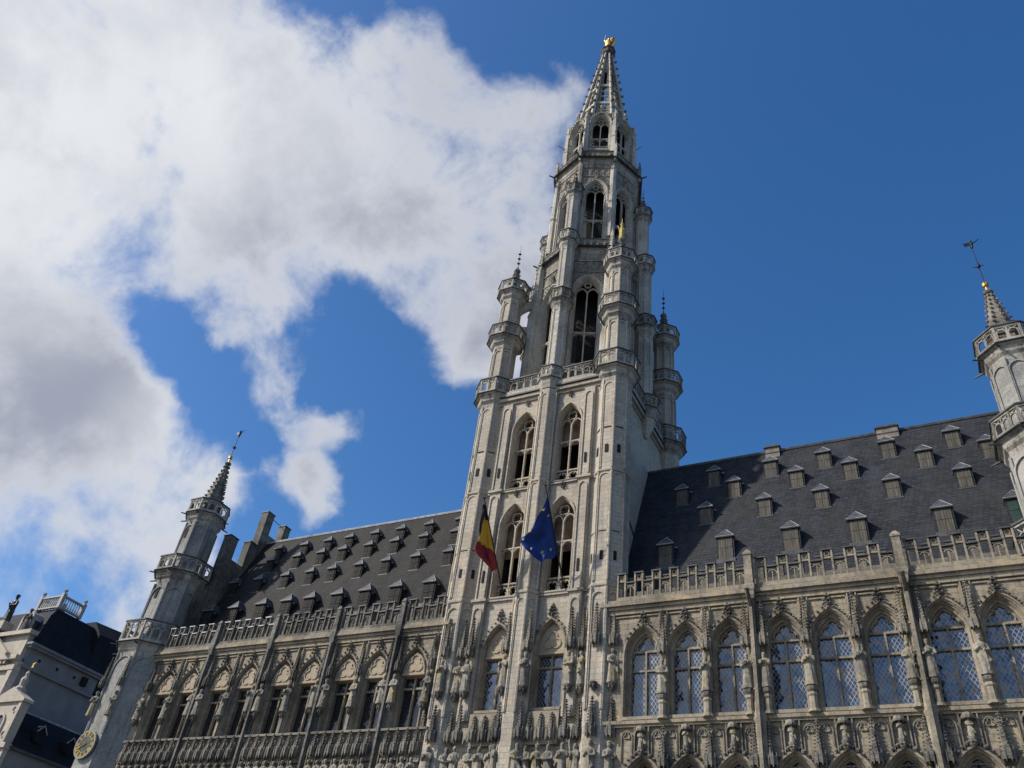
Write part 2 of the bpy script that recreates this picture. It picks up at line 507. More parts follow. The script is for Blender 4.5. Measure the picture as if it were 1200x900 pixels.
def empty(name, loc, rz=0):
    o = bpy.data.objects.new(name, None)
    C.objects.link(o)
    o.location = loc; o.rotation_euler = (0, 0, rz)
    WL[o.name] = Vector(loc)
    return o

# ------------------------------------------------------------------ ground
g = MB(); g.box(-900, 900, -900, 900, -.5, 0)
def cobble():
    m, t, b = mat('cobblestones')
    gg = t.new('ShaderNodeNewGeometry')
    v = t.new('ShaderNodeTexVoronoi'); t.l.new(gg.outputs['Position'], v.inputs['Vector']); v.inputs['Scale'].default_value = 6
    c = t.mix(t.mapr(v.outputs['Distance'], .2, .6), (.13, .125, .12), (.05, .048, .045))
    c = t.mix(t.mapr(t.noise(gg.outputs['Position'], .4, 4), .4, .7, 0, .5), c, (.16, .15, .14))
    t.l.new(c, b.inputs['Base Color']); b.inputs['Roughness'].default_value = .7
    bp = t.new('ShaderNodeBump'); bp.inputs['Strength'].default_value = .6; t.l.new(v.outputs['Distance'], bp.inputs['Height']); bp.invert = True
    t.l.new(bp.outputs[0], b.inputs['Normal'])
    return m
M['cobble'] = cobble()
tag(build('square_paving', g, 'cobble'), kind='structure')

# ------------------------------------------------------------------ the town hall
HALL = empty('town_hall', (-24, 5.5, 0))
tag(HALL, 'long gothic town hall of pale stone with slate roofs and a tall spired tower', 'building')
CX, CY, SC = -21.88, 5.6, 4.72        # tower axis, offset of the corner turrets

def crocket_row(mb, p, q, n, r, out=(0, 0), k=None, h=None):
    for i in range(n):
        t = (i+.5)/n
        mb.lump(p[0]+(q[0]-p[0])*t+out[0], p[1]+(q[1]-p[1])*t+out[1], p[2]+(q[2]-p[2])*t, r*(1.15-.35*t), h, k)

def wall_arch(mb, x0, x1, z0, z1, y, x, w_, zb, zs, h, n=8, k=None):
    """a wall face at depth y with a pointed opening"""
    a = arch(w_, h, n, x, zs)
    if x-w_ > x0: mb.add([(x0, y, z0), (x-w_, y, z0), (x-w_, y, z1), (x0, y, z1)], [(0, 1, 2, 3)], k)
    if x+w_ < x1: mb.add([(x+w_, y, z0), (x1, y, z0), (x1, y, z1), (x+w_, y, z1)], [(0, 1, 2, 3)], k)
    if zb > z0: mb.add([(x-w_, y, z0), (x+w_, y, z0), (x+w_, y, zb), (x-w_, y, zb)], [(0, 1, 2, 3)], k)
    for p, q in zip(a[:-1], a[1:]):
        mb.add([(p[0], y, p[1]), (q[0], y, q[1]), (q[0], y, z1), (p[0], y, z1)], [(0, 1, 2, 3)], k)

# ---- window kinds; local origin: centre of the sill line at z=0 of the building, y = wall plane
def glazed_pane(w_, zb, zs, h, y, n=8):
    p = MB(); a = jamb_arch(w_, zb, zs, h, n)
    p.add([(q[0], y, q[1]) for q in a], [tuple(range(len(a)))])
    return p

def finial(mb, x, y, z, s=1.0, k=None):
    mb.lathe(x, y, [(z-.12*s, .07*s), (z+.25*s, .05*s), (z+.32*s, .09*s), (z+.38*s, .05*s)], 6, k=k)
    for zz, r, c in ((.12, .20, 5), (.34, .17, 5), (.52, .10, 4)):
        for i in range(c):
            a = 2*PI*i/c+zz*5
            mb.lump(x+math.cos(a)*r*s, y+math.sin(a)*r*s*.8, z+zz*s, .10*s, .085*s, k)
    mb.lump(x, y, z+.68*s, .09*s, .14*s, k)

def wing_window(kind):
    """2.0 m wide outer arch; sill 15.75, springing 18.95, outer apex 20.5"""
    f = MB()
    zb, zs = 15.75, 18.95
    # splayed moulded jambs and arch
    path = jamb_arch(1.03, zb, zs, 1.58)
    f.sweep(path, [(.07, .06), (.07, -.09), (-.01, -.09), (-.03, .0), (-.07, .04), (-.09, .16), (-.14, .14), (-.18, .30), (-.27, .34), (-.27, .75)], k=0)
    f.box(-1.06, 1.06, -.14, .75, zb-.16, zb, 0)
    iw, ih = .745, 1.22
    k = 0
    # mullion, transoms
    yb0, yb1 = .44, .62
    f.box(-.05, .05, yb0, yb1, zb, 19.25, k)
    if kind == 'glazed':
        f.box(-iw, iw, yb0+.01, yb1, 18.20, 18.30, k)
        f.box(-iw, iw, yb0+.01, yb1, 19.22, 19.34, k)
        # pierced trefoil head
        hd = arch(iw, ih, 8, 0, zs)
        tf = [(0-.42, 19.36)]+[(-.42+.0+.26*math.cos(t), 19.50+.22*math.sin(t)) for t in [PI*(1.15-.1*i) for i in range(7)]]
        # stone between arch and trefoil: bars following foils
        f.bar(foil(0, 19.66, .56, 3, 6, PI/2), .07, .46, .60, True, k)
        f.bar(hd, .10, .47, .6, False, k)
        for sx in (-1, 1):
            f.add([(sx*.30, .5, 20.03), (sx*.62, .5, 19.55), (sx*.72, .5, 19.35), (sx*.66, .5, 19.7), (sx*.4, .5, 20.05)], [(0, 1, 2, 3, 4)], k)
    else:
        f.box(-iw, iw, yb0+.01, yb1, 18.10, 18.22, k)
        # blind tympanum
        a = arch(iw+.06, ih+.1, 8, 0, zs)
        f.add([(p[0], .16, p[1]) for p in [(-iw-.06, 18.93)]+a+[(iw+.06, 18.93)]], [tuple(range(len(a)+2))], 1)
        f.box(-iw-.03, iw+.03, .10, .74, 18.86, 19.0, 1)
        f.bar(foil(0, 19.52, .56, 3, 6, PI/2), .06, .10, .18, True, 1)
        f.bar(arch(iw*.96, ih*.96, 8, 0, 19.0), .07, .09, .18, False, 1)
        f.box(-iw, iw, .5, .75, 18.80, 18.88, 0)
    # crockets and finial over the hood
    hp = arch(1.10, 1.70, 7, 0, zs)
    for i, p in enumerate(hp[3:-3]):
        if abs(p[0]) > .12: f.lump(p[0], -.12, p[1]+.05, .10, .10, 2)
    finial(f, 0, -.12, 20.62, .95, 2)
    return f
def wing_glass(kind):
    if kind == 'glazed':
        return glazed_pane(.76, 15.7, 18.95, 1.24, .58)
    p = MB(); p.add([(-.76, .64, 15.7), (.76, .64, 15.7), (.76, .64, 18.9), (-.76, .64, 18.9)], [(0, 1, 2, 3)]); return p

def lower_window():
    f = MB(); zb, zs = 9.2, 12.45
    f.sweep(jamb_arch(.98, zb, zs, 1.45), [(.09, .06), (.09, -.12), (-.01, -.12), (-.04, .0), (-.09, .05), (-.12, .2), (-.2, .3), (-.22, .42), (-.27, .44), (-.27, .8)])
    f.box(-.05, .05, .5, .66, zb, 13.0)
    f.box(-.72, .72, .5, .66, 11.9, 12.05)
    f.bar(foil(0, 13.02, .45, 4, 5), .06, .5, .62, True)
    for sx in (-1, 1):
        f.bar(arch(.34, .45, 5, sx*.36, 12.3), .06, .5, .62)
    hp = arch(1.12, 1.62, 8, 0, zs)
    for p in hp[1:-1]:
        if abs(p[0]) > .15: f.lump(p[0], -.14, p[1]+.06, .11, .11, 1)
    finial(f, 0, -.14, 14.0, .8, 1)
    return f

def tower_window(zb, zs, h, low=False, void=True):
    f = MB()
    wd = .92
    f.sweep(jamb_arch(wd, zb, zs, h), [(.08, .06), (.08, -.10), (0, -.10), (-.02, .02), (-.06, .05), (-.07, .2), (-.10, .2), (-.12, .40), (-.13, .42), (-.13, .8)])
    iw, ih = .79, h-.24
    if not low:
        f.box(-.045, .045, .36, .56, zb, zs+.05)
        f.box(-iw, iw, .37, .55, zb+.98, zb+1.08)
        tz = zb+(zs-zb)*.70
        f.box(-iw, iw, .37, .55, tz, tz+.10)
        # quatrefoil parapet in the sill
        for sx in (-1, 1):
            f.bar(foil(sx*.40, zb+.52, .36, 4, 4), .07, .38, .52, True)
            f.box(sx*.35-.03, sx*.35+.03, .40, .5, zb, zb+.25)
            f.bar(arch(.36, .34, 4, sx*.40, tz-.32), .05, .38, .52)
            f.bar(arch(.37, .50, 5, sx*.40, zs-.02), .07, .38, .54)
        f.bar(foil(0, zs+h*.50, .36, 4, 5), .06, .38, .54, True)
        f.box(-wd, wd, -.12, .6, zb-.12, zb)
    else:
        f.box(-.05, .05, .42, .60, zb, zb+3.3)
        f.box(-iw, iw, .43, .60, zb+2.3, zb+2.42)
        a = arch(iw+.05, ih+.08, 8, 0, zs)
        f.add([(p[0], .28, p[1]) for p in [(-iw-.05, zs-.3)]+a+[(iw+.05, zs-.3)]], [tuple(range(len(a)+2))], 1)
        f.box(-iw-.03, iw+.03, .20, .76, zs-.36, zs-.22, 1)
        f.bar(foil(0, zs+.42, .55, 3, 6, PI/2), .06, .22, .3, True, 1)
        f.box(-wd, wd, -.12, .6, zb-.14, zb)
        hp = arch(wd+.12, h+.16, 7, 0, zs)
        for p in hp[1:-1]:
            if abs(p[0]) > .12: f.lump(p[0], -.12, p[1]+.05, .09, .1, 2)
    finial(f, 0, -.05, zs+h+.62 if not low else zs+h+.2, .75 if not low else 1.0, 2)
    return f

def statue_meshes():
    out = []
    for v in range(5):
        rnd = random.Random(40+v)
        mb = MB()
        lean = rnd.uniform(-.03, .03)
        ring = [(0, .27), (.08, .26), (.35, .235), (.75, .215), (1.0, .20), (1.15, .215), (1.32, .235), (1.42, .20), (1.475, .10), (1.56, .065)]
        n = 18; vs = []
        for z, r in ring:
            for i in range(n):
                a = 2*PI*i/n
                fold = 1+.10*math.sin(a*6+v*1.3+z*2)*(1 if z < 1.05 else .2)
                ly = .72 if z > .9 else .80
                vs.append((r*fold*math.cos(a)+lean*z, r*ly*fold*math.sin(a), z))
        fs = []
        for j in range(len(ring)-1):
            for i in range(n):
                fs.append((j*n+i, j*n+(i+1) % n, (j+1)*n+(i+1) % n, (j+1)*n+i))
        fs += [tuple(range(n-1, -1, -1)), tuple(range((len(ring)-1)*n, len(ring)*n))]
        mb.add(vs, fs)
        hx = lean*1.6+rnd.uniform(-.02, .02)
        mb.lathe(hx, -.03, [(1.50, .03), (1.54, .075), (1.62, .105), (1.70, .105), (1.76, .075), (1.79, .02)], 10)
        mb.tube((hx, -.10, 1.65), (hx, -.15, 1.62), .025, .018)
        if v in (0, 3): mb.lathe(hx, -.02, [(1.71, .13), (1.76, .14), (1.80, .09), (1.84, .03)], 8)      # hat or crown
        if v in (1, 4): mb.lathe(hx, -.09, [(1.38, .03), (1.50, .07), (1.58, .06)], 8)                    # beard
        for sx in (-1, 1):
            el = (sx*.27+lean*1.1, -.05-.03*v % .1, 1.08+rnd.uniform(-.03, .05))
            mb.tube((sx*.21+lean*1.4, 0, 1.37), el, .078, .065, 8)
            hz = rnd.choice([1.02, 1.18, 1.28])
            hd = (sx*rnd.uniform(.03, .16), -.24, hz)
            mb.tube(el, hd, .065, .045, 8)
            mb.lathe(hd[0], hd[1], [(hd[2]-.06, .02), (hd[2]-.02, .05), (hd[2]+.03, .045), (hd[2]+.06, .02)], 7)
            if v in (0, 2) and sx == 1:
                mb.tube((hd[0]+.03, hd[1]-.02, .15), (hd[0]+.02, hd[1]-.02, hz+.35), .022, .02)   # staff or sword
            if v in (1, 3) and sx == -1:
                mb.box(hd[0]-.08, hd[0]+.08, hd[1]-.05, hd[1]+.03, hz-.04, hz+.16)               # book
        if v % 2 == 0:
            mb.tube((-.2, -.12, 1.3), (.24, -.17, .55), .05, .08, 6)                             # cloak fold
        o = build('tmp', mb, 'statue')
        md = o.modifiers.new('r', 'REMESH'); md.mode = 'VOXEL'; md.voxel_size = .028; md.use_smooth_shade = True
        sm = o.modifiers.new('s', 'SMOOTH'); sm.factor = .4; sm.iterations = 1
        dg = bpy.context.evaluated_depsgraph_get()
        me = bpy.data.meshes.new_from_object(o.evaluated_get(dg))
        me.name = 'statue'
        bpy.data.objects.remove(o)
        me.materials.clear(); me.materials.append(M['statue'])
        me.polygons.foreach_set('use_smooth', [True]*len(me.polygons))
        out.append(me)
    return out
STAT = statue_meshes()
STATUES = []
def statue(x, y, z, label, group, h=1.75, rz=0, v=None):
    v = random.randrange(5) if v is None else v
    o = build('stone_statue', STAT[v], None, None, (x, y, z), rz=rz+random.uniform(-.25, .25))
    s = h/1.8
    o.scale = (s*1.05, s*1.05, s)
    tag(o, label, 'statue', group)
    STATUES.append(o)
    return o

def console(mb, x, y, z, r=.27, k=None):
    mb.lathe(x, y, [(z-.42, .05), (z-.30, .14), (z-.22, .12), (z-.10, r*.9), (z-.03, r), (z, r)], 8, k=k)
    for i in range(6):
        a = 2*PI*i/6
        mb.lump(x+math.cos(a)*r*.75, y+math.sin(a)*r*.75, z-.2, .09, .09, k)

def console_part(x, y, z, r=.25):
    o = build('console', CONS, None, HALL, (x, y, z)); o.scale = (r/.25, r/.25, 1)
def colonnette_cap(x, y, z):
    build('capital', CAPI, None, HALL, (x, y, z))
def canopy_mesh(h=2.2, r=.25):
    """canopy head with little gables below and a slender crocketed pinnacle above; origin at the bottom"""
    m = MB()
    m.lathe(0, 0, [(0.10, r*.75), (.02, r), (.16, r*1.05), (.30, r*1.0), (.34, r*1.12), (.40, r*.95), (.46, r*.62)], 8)
    for i in range(8):
        a = 2*PI*(i+.5)/8
        cx, cy = math.cos(a)*r*1.05, math.sin(a)*r*1.05
        m.lathe(cx, cy, [(-.10, .02), (.0, .045), (.34, .045), (.56, .012)], 4)
    for i in range(4):
        a = PI/2*i
        m.add([(math.cos(a-.45)*r*1.1, math.sin(a-.45)*r*1.1, .12), (math.cos(a+.45)*r*1.1, math.sin(a+.45)*r*1.1, .12), (math.cos(a)*r*.95, math.sin(a)*r*.95, .78)], [(0, 1, 2)])
    m.lathe(0, 0, [(.4, r*.62), (h*.45, r*.48), (h*.47, r*.58), (h*.50, r*.45), (h*.90, r*.14), (h, .015)], 4, PI/4)
    nn = max(6, int(h/.20))
    for i in range(nn):
        t = (i+.4)/nn
        z = .5+(h-.55)*t
        rr = r*(.66 if z < h*.48 else .66*(1-(z/h-.48)/.56))
        for j in range(4):
            a = PI/2*j
            m.lump(math.cos(a)*(rr+.02), math.sin(a)*(rr+.02), z, .062, .055)
    m.lump(0, 0, h-.05, .075, .08)
    return m
def meshof(name, mb, mats, smooth=False):
    o = build(name, mb, mats, smooth=smooth); me = o.data; bpy.data.objects.remove(o); return me
cc = MB(); console(cc, 0, 0, 0, .25); CONS = meshof('console', cc, 'sooty')
cc = MB(); cc.lathe(0, 0, [(-.32, .16), (-.2, .25), (-.08, .27), (0, .22)], 8); CAPI = meshof('capital', cc, 'sooty')
CAN_TALL = meshof('canopy', canopy_mesh(2.35, .25), 'carved')
CAN_LOW = meshof('canopy', canopy_mesh(1.95, .25), 'sooty')
CAN_ROW = meshof('canopy', canopy_mesh(1.35, .225), 'carved')
CAN_PIN = meshof('canopy', canopy_mesh(2.1, .19), 'sooty')

# ------------------------------------------------------------------ wings
XL0, XL1 = -51.6, -26.6          # left wing
XR0, XR1 = -16.9, 7.5            # right wing
LW = [-28.95, -31.68, -33.99, -36.79, -39.17, -42.02, -44.47, -47.33, -49.60]
RW = [-14.60, -12.33, -10.07, -7.44, -5.17, -2.88, -.21, 2.06]
LB = [-30.31, -35.39, -40.60, -45.90]
RB = [-8.76, -1.55]
YW = .05

def wing_wall(name, xs, x0, x1, right):
    m = MB()
    ed = [x0]+[(a+b)/2 for a, b in zip(sorted(xs)[:-1], sorted(xs)[1:])]+[x1]
    for x, a, b in zip(sorted(xs), ed[:-1], ed[1:]):
        wall_arch(m, a, b, 15.5, 21.2, YW, x, 1.04, 15.6, 18.95, 1.59)
        m.box(a+1e-3, b-1e-3, .76, 1.2, 15.0, 21.9)     # back of the recess
        if right:
            wall_arch(m, a, b, 8.8, 15.5, YW, x, .99, 9.2, 12.45, 1.46)
        else:
            m.add([(a, YW, 8.8), (b, YW, 8.8), (b, YW, 15.5), (a, YW, 15.5)], [(0, 1, 2, 3)])
        wall_arch(m, a, b, 0, 8.8, YW-.1, x, .95, 0, 5.0, 1.7)
        m.sweep(jamb_arch(.95, 0, 5.0, 1.7), [(.12, -.06), (.12, -.2), (0, -.2), (-.1, .1), (-.2, .2), (-.2, .9)]) if False else None
    # cornice, strings
    m.box(x0, x1, -.10, 1.2, 21.2, 21.45)
    m.box(x0, x1, -.20, 1.2, 21.45, 21.62)
    m.box(x0, x1, -.33, 1.3, 21.62, 21.80)
    m.box(x0, x1, -.24, 1.3, 21.80, 21.98)
    if right:
        m.box(x0, x1, -.20, .04, 15.36, 15.52)
        m.box(x0, x1, -.12, .04, 15.24, 15.36)
    m.box(x0, x1, -.18, .04, 8.7, 8.9)
    # body behind
    m.box(x0, x1, 1.22, 12.0, 0, 21.7, 1)
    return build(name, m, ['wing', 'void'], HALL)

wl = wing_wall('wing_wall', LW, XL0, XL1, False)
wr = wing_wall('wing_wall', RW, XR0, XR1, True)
WG = meshof('window', wing_window('glazed'), ['frame', 'wing', 'sooty'])
WB = meshof('window', wing_window('blind'), ['frame', 'tympanum', 'sooty'])
GG = meshof('glass', wing_glass('glazed'), 'glass')
GB = meshof('glass', wing_glass('blind'), 'glassdark')
LWIN = meshof('lower_window', lower_window(), ['frame', 'sooty'])
GLOW = meshof('glass', glazed_pane(.72, 9.2, 12.45, 1.2, .6), 'glassdark')
for x in RW:
    o = build('window', WG, None, HALL, (x, YW, 0)); build('glass', GG, None, o, (0, 0, 0), local=True)
    o = build('lower_window', LWIN, None, HALL, (x, YW, 0)); build('glass', GLOW, None, o, (0, 0, 0), local=True)
for x in LW:
    o = build('window', WB, None, HALL, (x, YW, 0)); build('glass', GB, None, o, (0, 0, 0), local=True)

# frieze panels, slim colonnettes that frame every bay
def strips(name, xs, x0, x1, bts, right):
    m = MB()
    s = sorted(xs)
    mids = [(a+b)/2 for a, b in zip(s[:-1], s[1:])]
    for x in mids:
        if min(abs(x-b) for b in bts) < .4: continue
        for dx in (-.20, .20):
            m.box(x+dx-.035, x+dx+.035, -.07, YW+.03, 19.3, 21.2)
        if not right:
            m.box(x-.09, x+.09, -.16, YW+.02, 15.4, 16.9)
            for dx in (-.17, .17): m.box(x+dx-.03, x+dx+.03, -.06, YW+.03, 15.5, 19.0)
        else:
            m.lathe(x, -.22, [(15.5, .30), (15.62, .26), (15.66, .20), (16.2, .19), (16.28, .24), (16.4, .2)], 8)
            for dx in (-.22, .22): m.box(x+dx-.035, x+dx+.035, -.10, YW+.03, 15.5, 16.9)
            m.box(x-.14, x+.14, -.10, YW+.02, 15.5, 19.4)
    ed = [x0]+mids+[x1]
    for a, b in zip(ed[:-1], ed[1:]):
        a, b = a+.24, b-.24
        m.box(a, b, -.03, YW+.02, 20.86+.18, 20.93+.18)
        m.box(a, a+.05, -.03, YW+.02, 19.6, 21.1)
        m.box(b-.05, b, -.03, YW+.02, 19.6, 21.1)
    return build(name, m, 'frame', HALL)
strips('pier_strips', LW, XL0, XL1, LB, False)
strips('pier_strips', RW, XR0, XR1, RB, True)

# parapet: alternate tall and low pierced merlons
def parapet_mesh(x0, x1, per=1.02):
    m = MB()
    n = max(1, round((x1-x0)/per)); p = (x1-x0)/n
    y0, y1 = -.16, .02
    m.box(x0, x1, -.2, .1, 21.98, 22.16)
    for i in range(n):
        a = x0+i*p
        for (u0, u1, zt) in ((a, a+p*.52, 23.55), (a+p*.52, a+p, 22.98)):
            if zt > 23.2:
                m.box(u0, u0+.09, y0-.03, y1, 22.16, zt); m.box(u1-.09, u1, y0-.03, y1, 22.16, zt)
                m.box(u0+.09, u1-.09, y0+.02, y1, 23.10, 23.2)
                m.bar(foil((u0+u1)/2, 23.36, .14, 4, 3), .035, y0+.03, y1-.02, True)
            else:
                m.box(u0, u1, y0+.02, y1-.01, 22.86, zt-.06)
                m.bar(arch((u1-u0)/2-.03, .22, 3, (u0+u1)/2, 22.62), .05, y0+.03, y1-.03)
                m.box((u0+u1)/2-.02, (u0+u1)/2+.02, y0+.05, y1-.05, 22.16, 22.8)
            m.box(u0-.02, u1+.02, y0-.07, y1+.05, zt, zt+.07, 1)
            if zt > 23.2:
                m.box(u0+.02, u1-.06, .55, .78, 24.02, 24.22, 1) if False else None
    return m
def walkway(x0, x1, k='sooty'):
    m = MB(); m.box(x0, x1, .85, 1.25, 21.98, 22.95)
    x = x0
    while x < x1-.5:
        m.box(x+.1, x+.48, .87, 1.2, 22.95, 23.75); m.box(x+.07, x+.51, .82, 1.25, 23.75, 23.83, 1); x += 1.02
    return build('walkway_wall', m, [k, 'lead'], HALL)
walkway(XL0+.3, XL1+.2); walkway(XR0, XR1)
def bay_list(bts, x0, x1):
    e = [x0]+sorted(bts)+[x1]
    return [(a+(.30 if a != x0 else 0), b-(.30 if b != x1 else 0)) for a, b in zip(e[:-1], e[1:])]
for a, b in bay_list(LB, -50.9, -26.9)+bay_list(RB, -16.1, 5.0):
    build('parapet', parapet_mesh(a, b), ['frame' if a > -20 else 'sooty', 'whitelead' if a < -45 else 'lead'], HALL)

# great buttresses between the bays
def buttress(right):
    m = MB()
    yo = -.15 if right else .06
    m.lathe(0, yo, [(0, .52), (8.7, .50), (8.9, .56), (9.1, .36), (15.1, .26), (15.3, .34), (15.5, .34), (15.7, .25), (19.2, .23)], 8)
    m.box(-.07, .07, -.60 if right else -.40, .0, 9.0, 21.2)
    m.box(-.13, .13, -.46 if right else -.28, .0, 9.0, 21.3)
    m.lathe(0, -.35 if right else -.22, [(21.2, .24), (21.4, .30), (21.55, .30), (21.7, .38), (21.9, .38), (22.0, .30), (23.6, .27), (23.65, .33), (23.75, .33), (24.0, .1)] if right else [(21.2, .20), (21.4, .25), (21.7, .32), (21.9, .32), (22.0, .24), (23.4, .21), (23.45, .26), (23.7, .1)], 4, PI/4, 0 if right else 1)
    if right:       # gargoyle
        m.tube((0, -.45, 20.7), (0, -1.05, 21.35), .13, .10, 6, 1)
        m.lump(0, -1.12, 21.42, .16, .16, 1)
        m.tube((0, -1.1, 21.42), (0, -1.32, 21.36), .09, .04, 5, 1)
    for z in (16.6, 17.9, 19.2):
        m.box(-.17, .17, -.50 if right else -.32, .0, z, z+.08)
    if right:
        for sx in (-1, 1):
            m.lathe(sx*.42, -.22, [(15.5, .25), (15.62, .22), (15.66, .17), (16.2, .16), (16.28, .22), (16.45, .2)], 8)
    else:
        for z in (9.6, 12.2):
            m.box(-.25, .25, -.72, 0, z, z+.12)
    return m
BR = meshof('buttress', buttress(True), ['frame', 'sooty']); BL = meshof('buttress', buttress(False), ['sooty', 'sooty'])
for x in LB: build('buttress', BL, None, HALL, (x, 0, 0))
for x in RB: build('buttress', BR, None, HALL, (x, 0, 0))

ordw = ['first', 'second', 'third', 'fourth', 'fifth', 'sixth', 'seventh', 'eighth', 'ninth', 'tenth', 'eleventh', 'twelfth', 'thirteenth', 'fourteenth', 'fifteenth', 'sixteenth']
# statues and canopies between the upper windows
rs = sorted(RW)
gr = 'statues between the tall windows'
for i, (a, b) in enumerate(zip(rs[:-1], rs[1:])):
    x = (a+b)/2
    bt = [q for q in RB if abs(q-x) < .4]
    if bt:
        for sx, sd_ in ((-1, 'left'), (1, 'right')):
            xx = bt[0]+sx*.42
            colonnette_cap(xx, -.25, 16.7)
            statue(xx, -.30, 16.7, 'pale statue on the %s side of the %s buttress right of the tower' % (sd_, ordw[RB.index(bt[0])]), gr, 1.75)
            build('canopy', CAN_TALL, None, HALL, (xx, -.24, 18.85))
    else:
        colonnette_cap(x, -.22, 16.7)
        statue(x, -.28, 16.7, 'pale statue between the %s and %s tall windows right of the tower' % (ordw[i], ordw[i+1]), gr, 1.8)
        build('canopy', CAN_TALL, None, HALL, (x, -.20, 18.85))
x = 3.55
for sx in (-1, 1):
    xx = 3.6
statue(3.25, -.28, 16.7, 'pale stone statue right of the rightmost tall window by the corner turret', gr, 1.8)
ls = sorted(LW, reverse=True)
for i, (a, b) in enumerate(zip(ls[:-1], ls[1:])):
    x = (a+b)/2
    bt = [q for q in LB if abs(q-x) < .4]
    if bt:
        for sx, sd_ in ((-1, 'left'), (1, 'right')):
            xx = bt[0]+sx*.36
            console_part(xx, -.14, 17.1, .20)
            statue(xx, -.2, 17.1, 'weathered grey statue on the %s side of the %s buttress left of the tower' % (sd_, ordw[i//2]), gr, 1.75)
            build('canopy', CAN_PIN, None, HALL, (xx, -.14, 19.1))
    else:
        console_part(x, -.12, 17.0, .21)
        statue(x, -.17, 17.0, 'weathered statue between the %s and %s windows left of the tower' % (ordw[i], ordw[i+1]), gr, 1.8)
        build('canopy', CAN_PIN, None, HALL, (x, -.1, 19.1))
console_part(-27.55, -.25, 17.0, .24)
statue(-27.55, -.3, 17.0, 'weathered grey statue in the angle where the left wing meets the tower', gr, 1.8)
build('canopy', CAN_PIN, None, HALL, (-27.55, -.2, 19.1))
console_part(-50.9, -.25, 17.0, .24)
statue(-50.9, -.3, 17.0, 'weathered grey statue beside the leftmost tall window next to the left turret', gr, 1.8)
build('canopy', CAN_PIN, None, HALL, (-50.9, -.2, 19.1))

# row of canopies and small statues below the left windows
row = MB()
XS = []
segs = [(-51.0, -46.25), (-45.5, -40.95), (-40.25, -35.75), (-35.05, -30.65), (-29.95, -27.3)]
row.box(-51.2, -27.0, -.12, .04, 14.0, 15.6)
row.box(-51.2, -27.0, -.30, .04, 15.55, 15.68)
row.box(-51.2, -27.0, -.16, .04, 11.85, 12.05)
gr2 = 'small statues in the row below the left windows'
for si, (a, b) in enumerate(segs[::-1]):
    n = round((b-a)/.62)
    for j in range(n):
        x = a+(j+.5)*(b-a)/n
        build('niche_canopy', CAN_ROW, None, HALL, (x, -.30, 14.32))
        console(row, x, -.32, 12.45, .24)
        row.box(x-(b-a)/n/2-.03, x-(b-a)/n/2+.03, -.28, .04, 12.0, 14.3)
        statue(x, -.34, 12.45, 'small yellowish statue, %s of the low row in the %s bay left of the tower' % (ordw[j], ordw[si]), gr2, 1.6)
build('canopy_band', row, 'carved', HALL)

# blind arcade with console figures below the right windows
bl = MB()
for i, x in enumerate(RW):
    for dx, wd in ((-.78, .30), (-.35, .0), (.78, .30)):
        if wd:
            bl.bar(jamb_arch(.28, 13.6, 14.75, .35, 4, x+dx), .05, -.03, YW+.01)
            bl.bar(foil(x+dx, 14.85, .18, 3, 4, PI/2), .035, -.02, YW+.01, True)
    for dx in (-.36, .36):
        bl.box(x+dx-.03, x+dx+.03, -.10, YW+.01, 13.8, 15.24)
    bl.bar(arch(.36, .42, 5, x, 14.8), .07, -.12, YW+.01)
    console(bl, x, -.15, 14.25, .18)
    bl.lathe(x, -.18, [(15.0, .10), (14.97, .24), (15.06, .26), (15.2, .2), (15.24, .1)], 8)
    statue(x, -.2, 14.22, 'small figure on a console below the %s tall window right of the tower' % ordw[i], 'small console figures below the right windows', .85)
build('blind_arcade', bl, 'carved', HALL)
for i, (a, b) in enumerate(zip(rs[:-1], rs[1:])):
    x = (a+b)/2
    if [q for q in RB if abs(q-x) < .4]:
        for sx in (-.35, .35): build('pinnacle', CAN_LOW, None, HALL, (x+sx, -.18, 13.25))
    else:
        build('pinnacle', CAN_LOW, None, HALL, (x, -.16, 13.3))

# ------------------------------------------------------------------ wing roofs
YR0, ZR0, YR1 = 1.3, 22.0, 6.5
def wing_roof(name, x0, x1, zr, k, cap):
    m = MB()
    m.add([(x0, YR0, ZR0), (x1, YR0, ZR0), (x1, YR1, zr), (x0, YR1, zr), (x0, 2*YR1-YR0, ZR0), (x1, 2*YR1-YR0, ZR0)],
          [(0, 1, 2, 3), (3, 2, 5, 4), (0, 3, 4), (1, 5, 2), (0, 4, 5, 1)])
    r = build(name, m, k, HALL)
    c = MB()
    c.tube((x0, YR1, zr), (x1, YR1, zr), .13, .13, 6)
    build('ridge_cap', c, cap, r, (0, 0, 0) if False else tuple(WL[r.name]), )
    return r
rl = wing_roof('roof', XL0, XL1, 34.35, 'slatebrown', 'whitelead')
rr = wing_roof('roof', XR0, XR1+3, 34.85, 'slate', 'lead')

